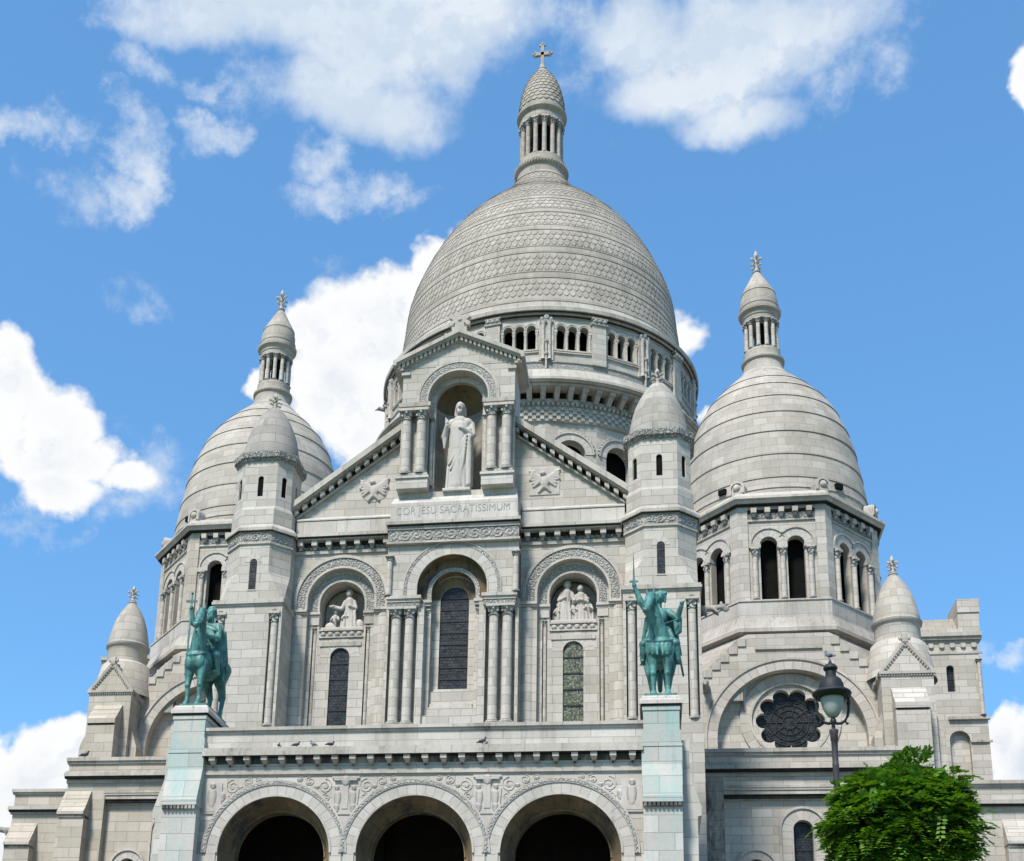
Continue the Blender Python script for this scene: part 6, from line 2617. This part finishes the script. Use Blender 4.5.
def pigeon_mesh(kind, mat):
    def mk():
        b = MB()
        up = {'up': .9, 'low': .25, 'peck': -.1}[kind]
        # body points along +x, tail -x, origin at the feet
        b.capsule((-.08, 0, .13), (.06, 0, .15 + .05 * up), .065, .07, 10)
        b.capsule((-.08, 0, .13), (-.24, 0, .10 - .03 * up), .055, .022, 8)
        b.capsule((.07, 0, .17 + .05 * up), (.11, 0, .22 + .07 * up), .045, .036, 8)
        b.ball((.115, 0, .25 + .07 * up), (.042, .036, .036), 8, 6)
        b.capsule((.14, 0, .245 + .07 * up), (.18, 0, .235 + .07 * up), .013, .006, 6)
        for s in (-1, 1):
            b.ball((-.05, s * .055, .14), (.13, .025, .05), 8, 6)
            b.capsule((0, s * .03, .10), (.01, s * .03, .005), .012, .01, 6)
            b.capsule((.01, s * .03, .006), (.05, s * .03, .006), .009, .006, 6)
        o = sculpt(b, 'pigeon', [mat], .012, 1)
        me = o.data
        bpy.data.objects.remove(o, do_unlink=True)
        return me
    return shared(('pig', kind, mat), mk)


def pigeon(kind, mat, loc, rz, label, group, sc=1.25):
    o = bpy.data.objects.new('pigeon', pigeon_mesh(kind, mat))
    o.location = loc
    o.rotation_euler = (0, 0, rz)
    o.scale = (sc,) * 3
    COL.objects.link(o)
    tag(o, label, 'bird', group)


GP = 'pigeons on the porch ledge'
pigeon('up', 'pigeon', (-6.28, YP - .24, -4.215), 1.6, 'small upright dark pigeon, first from the left on the porch ledge', GP, .8)
pigeon('low', 'pigeon', (-5.46, YP - .24, -4.215), .2, 'dark crouching pigeon just right of the small upright bird on the ledge', GP, 1.0)
pigeon('up', 'pigeon2', (-4.70, YP - .24, -4.215), 2.9, 'grey pigeon facing left between two darker birds on the porch ledge', GP, 1.0)
pigeon('peck', 'pigeon', (-3.88, YP - .24, -4.215), .3, 'dark pigeon with lowered head, last of the four at the left of the ledge', GP, 1.05)
pigeon('up', 'pigeon', (2.92, YP - .24, -4.215), .35, 'lone dark pigeon on the porch ledge above the right arch', GP, 1.1)
pigeon('up', 'pigeon2', (LAMP_TOP[0] - .01, LAMP_TOP[1], LAMP_TOP[2] - .012), 2.3, 'grey pigeon perched on top of the street lamp', None, .52)
pigeon('low', 'pigeon', (-23.95, 8.40, .775), .1, 'dark pigeon resting on the wing parapet left of the king statue', None, 1.6)

# ------------------------------------------------------------------ tree


def leaf_mat():
    mt, t, bsdf = new_mat('acacia_leaves')
    geo = t.new('ShaderNodeNewGeometry')
    obj = t.new('ShaderNodeTexCoord').outputs['Object']
    rn = geo.outputs['Random Per Island']
    n_ = t.noise(obj, 1.8, 3, .6)
    c = t.mix('MIX', rn, (.022, .078, .008), (.155, .265, .022))
    c = t.mix('MIX', t.ramp(n_, .45, .75, 0, .6), c, (.11, .23, .022))
    t.link(c, bsdf.inputs['Base Color'])
    bsdf.inputs['Roughness'].default_value = .5
    bsdf.inputs['Specular IOR Level'].default_value = .3
    tr = t.new('ShaderNodeBsdfTranslucent')
    t.link(t.mix('MULTIPLY', 1.0, c, (1.3, 1.5, .6)), tr.inputs['Color'])
    ms = t.new('ShaderNodeMixShader')
    ms.inputs[0].default_value = .28
    out = next(x for x in t.n if x.type == 'OUTPUT_MATERIAL')
    t.link(bsdf.outputs[0], ms.inputs[1])
    t.link(tr.outputs[0], ms.inputs[2])
    t.link(ms.outputs[0], out.inputs['Surface'])
    return mt


M['leaf'] = leaf_mat()
M['bark'] = plain('acacia_bark', (.085, .065, .05), .9, .2, .4, 5.0, bumpd=.02)


def acacia():
    r = random.Random(11)
    TX, TY = 13.40, EYE.y + 18
    zg = ground_height(TY)
    C0 = Vector((TX, TY, -16.68))
    root = empty('acacia_tree', (TX, TY, zg))
    tag(root, 'round clipped acacia tree with dense bright green crown in front of lamp', 'tree')
    mb = MB()
    pts = [(TX, TY, zg - .05), (TX + .02, TY, zg + .4), (TX - .02, TY, zg + .9), (TX, TY, zg + 1.5)]
    mb.tube(pts, [.16, .12, .10, .11], 12)
    tips = []
    for k in range(9):
        a = 2 * pi * k / 9 + r.uniform(-.2, .2)
        el = r.uniform(.2, 1.2)
        L = r.uniform(.6, .95)
        p0 = Vector((TX, TY, zg + 1.4))
        p1 = p0 + Vector((cos(a) * cos(el) * L * .5, sin(a) * cos(el) * L * .5, .25 + sin(el) * L * .5))
        p2 = p1 + Vector((cos(a) * cos(el) * L * .6, sin(a) * cos(el) * L * .6, sin(el) * L * .5))
        mb.tube([p0, p1, p2], [.06, .04, .015], 7)
        for j in range(3):
            b2 = a + r.uniform(-.8, .8)
            q = p1 + Vector((cos(b2) * .4, sin(b2) * .4, r.uniform(.1, .5)))
            mb.tube([p1, q], [.03, .01], 6)
    mb.build('trunk', ['bark'], root)
    mb = MB()

    def leaflet(c, d, n, L, Wd):
        s = d.cross(n).normalized() * Wd
        tip = c + d * L
        mid = c + d * (L * .5) + n * (L * .05)
        mb.add([tuple(c), tuple(mid + s), tuple(tip), tuple(mid - s)], [(0, 1, 2, 3)])
    ax = Vector((.83, .88, .77))
    clumps = []
    lobes = []
    tries = 0
    while len(lobes) < 24 and tries < 4000:
        tries += 1
        v = Vector((r.gauss(0, 1), r.gauss(0, 1), r.gauss(0, 1))).normalized()
        if v.z > -.6 and all((v - q).length > .48 for q, _ in lobes):
            lobes.append((v, r.uniform(.60, .90)))
    for v, rr in lobes:
        lc = Vector((v.x * ax.x, v.y * ax.y, v.z * ax.z)) * rr
        R = r.uniform(.16, .34)
        for _ in range(int(150 * R)):
            q = Vector((r.gauss(0, 1), r.gauss(0, 1), r.gauss(0, .8))).normalized() * R * r.uniform(.55, 1.05)
            if q.dot(v) < -.12:
                continue
            clumps.append((C0 + lc + q, (v * .6 + q.normalized()).normalized()))
    sprays = []
    for _ in range(150):
        v = Vector((r.gauss(0, 1), r.gauss(0, 1), r.gauss(.2, 1))).normalized()
        if v.z > -.55:
            lp = .93 + .14 * sin(6 * v.x + 1) * sin(5 * v.y + 2) + .10 * sin(8 * v.z + 4 * v.x)
            sprays.append((C0 + Vector((v.x * ax.x, v.y * ax.y, v.z * ax.z)) * r.uniform(.92, 1.06) * lp + Vector((0, 0, .04)), v))
    for _ in range(120):
        v = Vector((r.gauss(0, 1), r.gauss(0, 1), r.gauss(0, 1))).normalized()
        if v.z > -.7:
            clumps.append((C0 + Vector((v.x * ax.x, v.y * ax.y, v.z * ax.z)) * r.uniform(.35, .75), v))
    for ci, (c, v) in enumerate(clumps + sprays):
        far = ci >= len(clumps)
        nf = r.randint(2, 4) if far else r.randint(5, 9)
        for _ in range(nf):
            # a compound frond: paired leaflets along a drooping stalk
            d = (v * 1.0 + Vector((r.uniform(-1, 1), r.uniform(-1, 1), r.uniform(-.7, .6)))).normalized()
            st = c + Vector((r.uniform(-.10, .10), r.uniform(-.10, .10), r.uniform(-.08, .08)))
            L = r.uniform(.16, .27) if far else r.uniform(.11, .21)
            side = d.cross(Vector((0, 0, 1)))
            if side.length < .1:
                continue
            side.normalize()
            nrm = side.cross(d).normalized()
            prs = r.randint(6, 8) if far else r.randint(4, 6)
            for i in range(prs):
                t = (i + .5) / prs
                pos = st + d * (L * t) + Vector((0, 0, -.10 * t * t))
                for s in (-1, 1):
                    dd = (side * s + d * .45 + Vector((0, 0, r.uniform(-.35, .1)))).normalized()
                    leaflet(pos, dd, nrm, r.uniform(.06, .095), .026)
            leaflet(st + d * L + Vector((0, 0, -.1)), d, nrm, .06, .016)
    mb.build('crown', ['leaf'], root)


acacia()
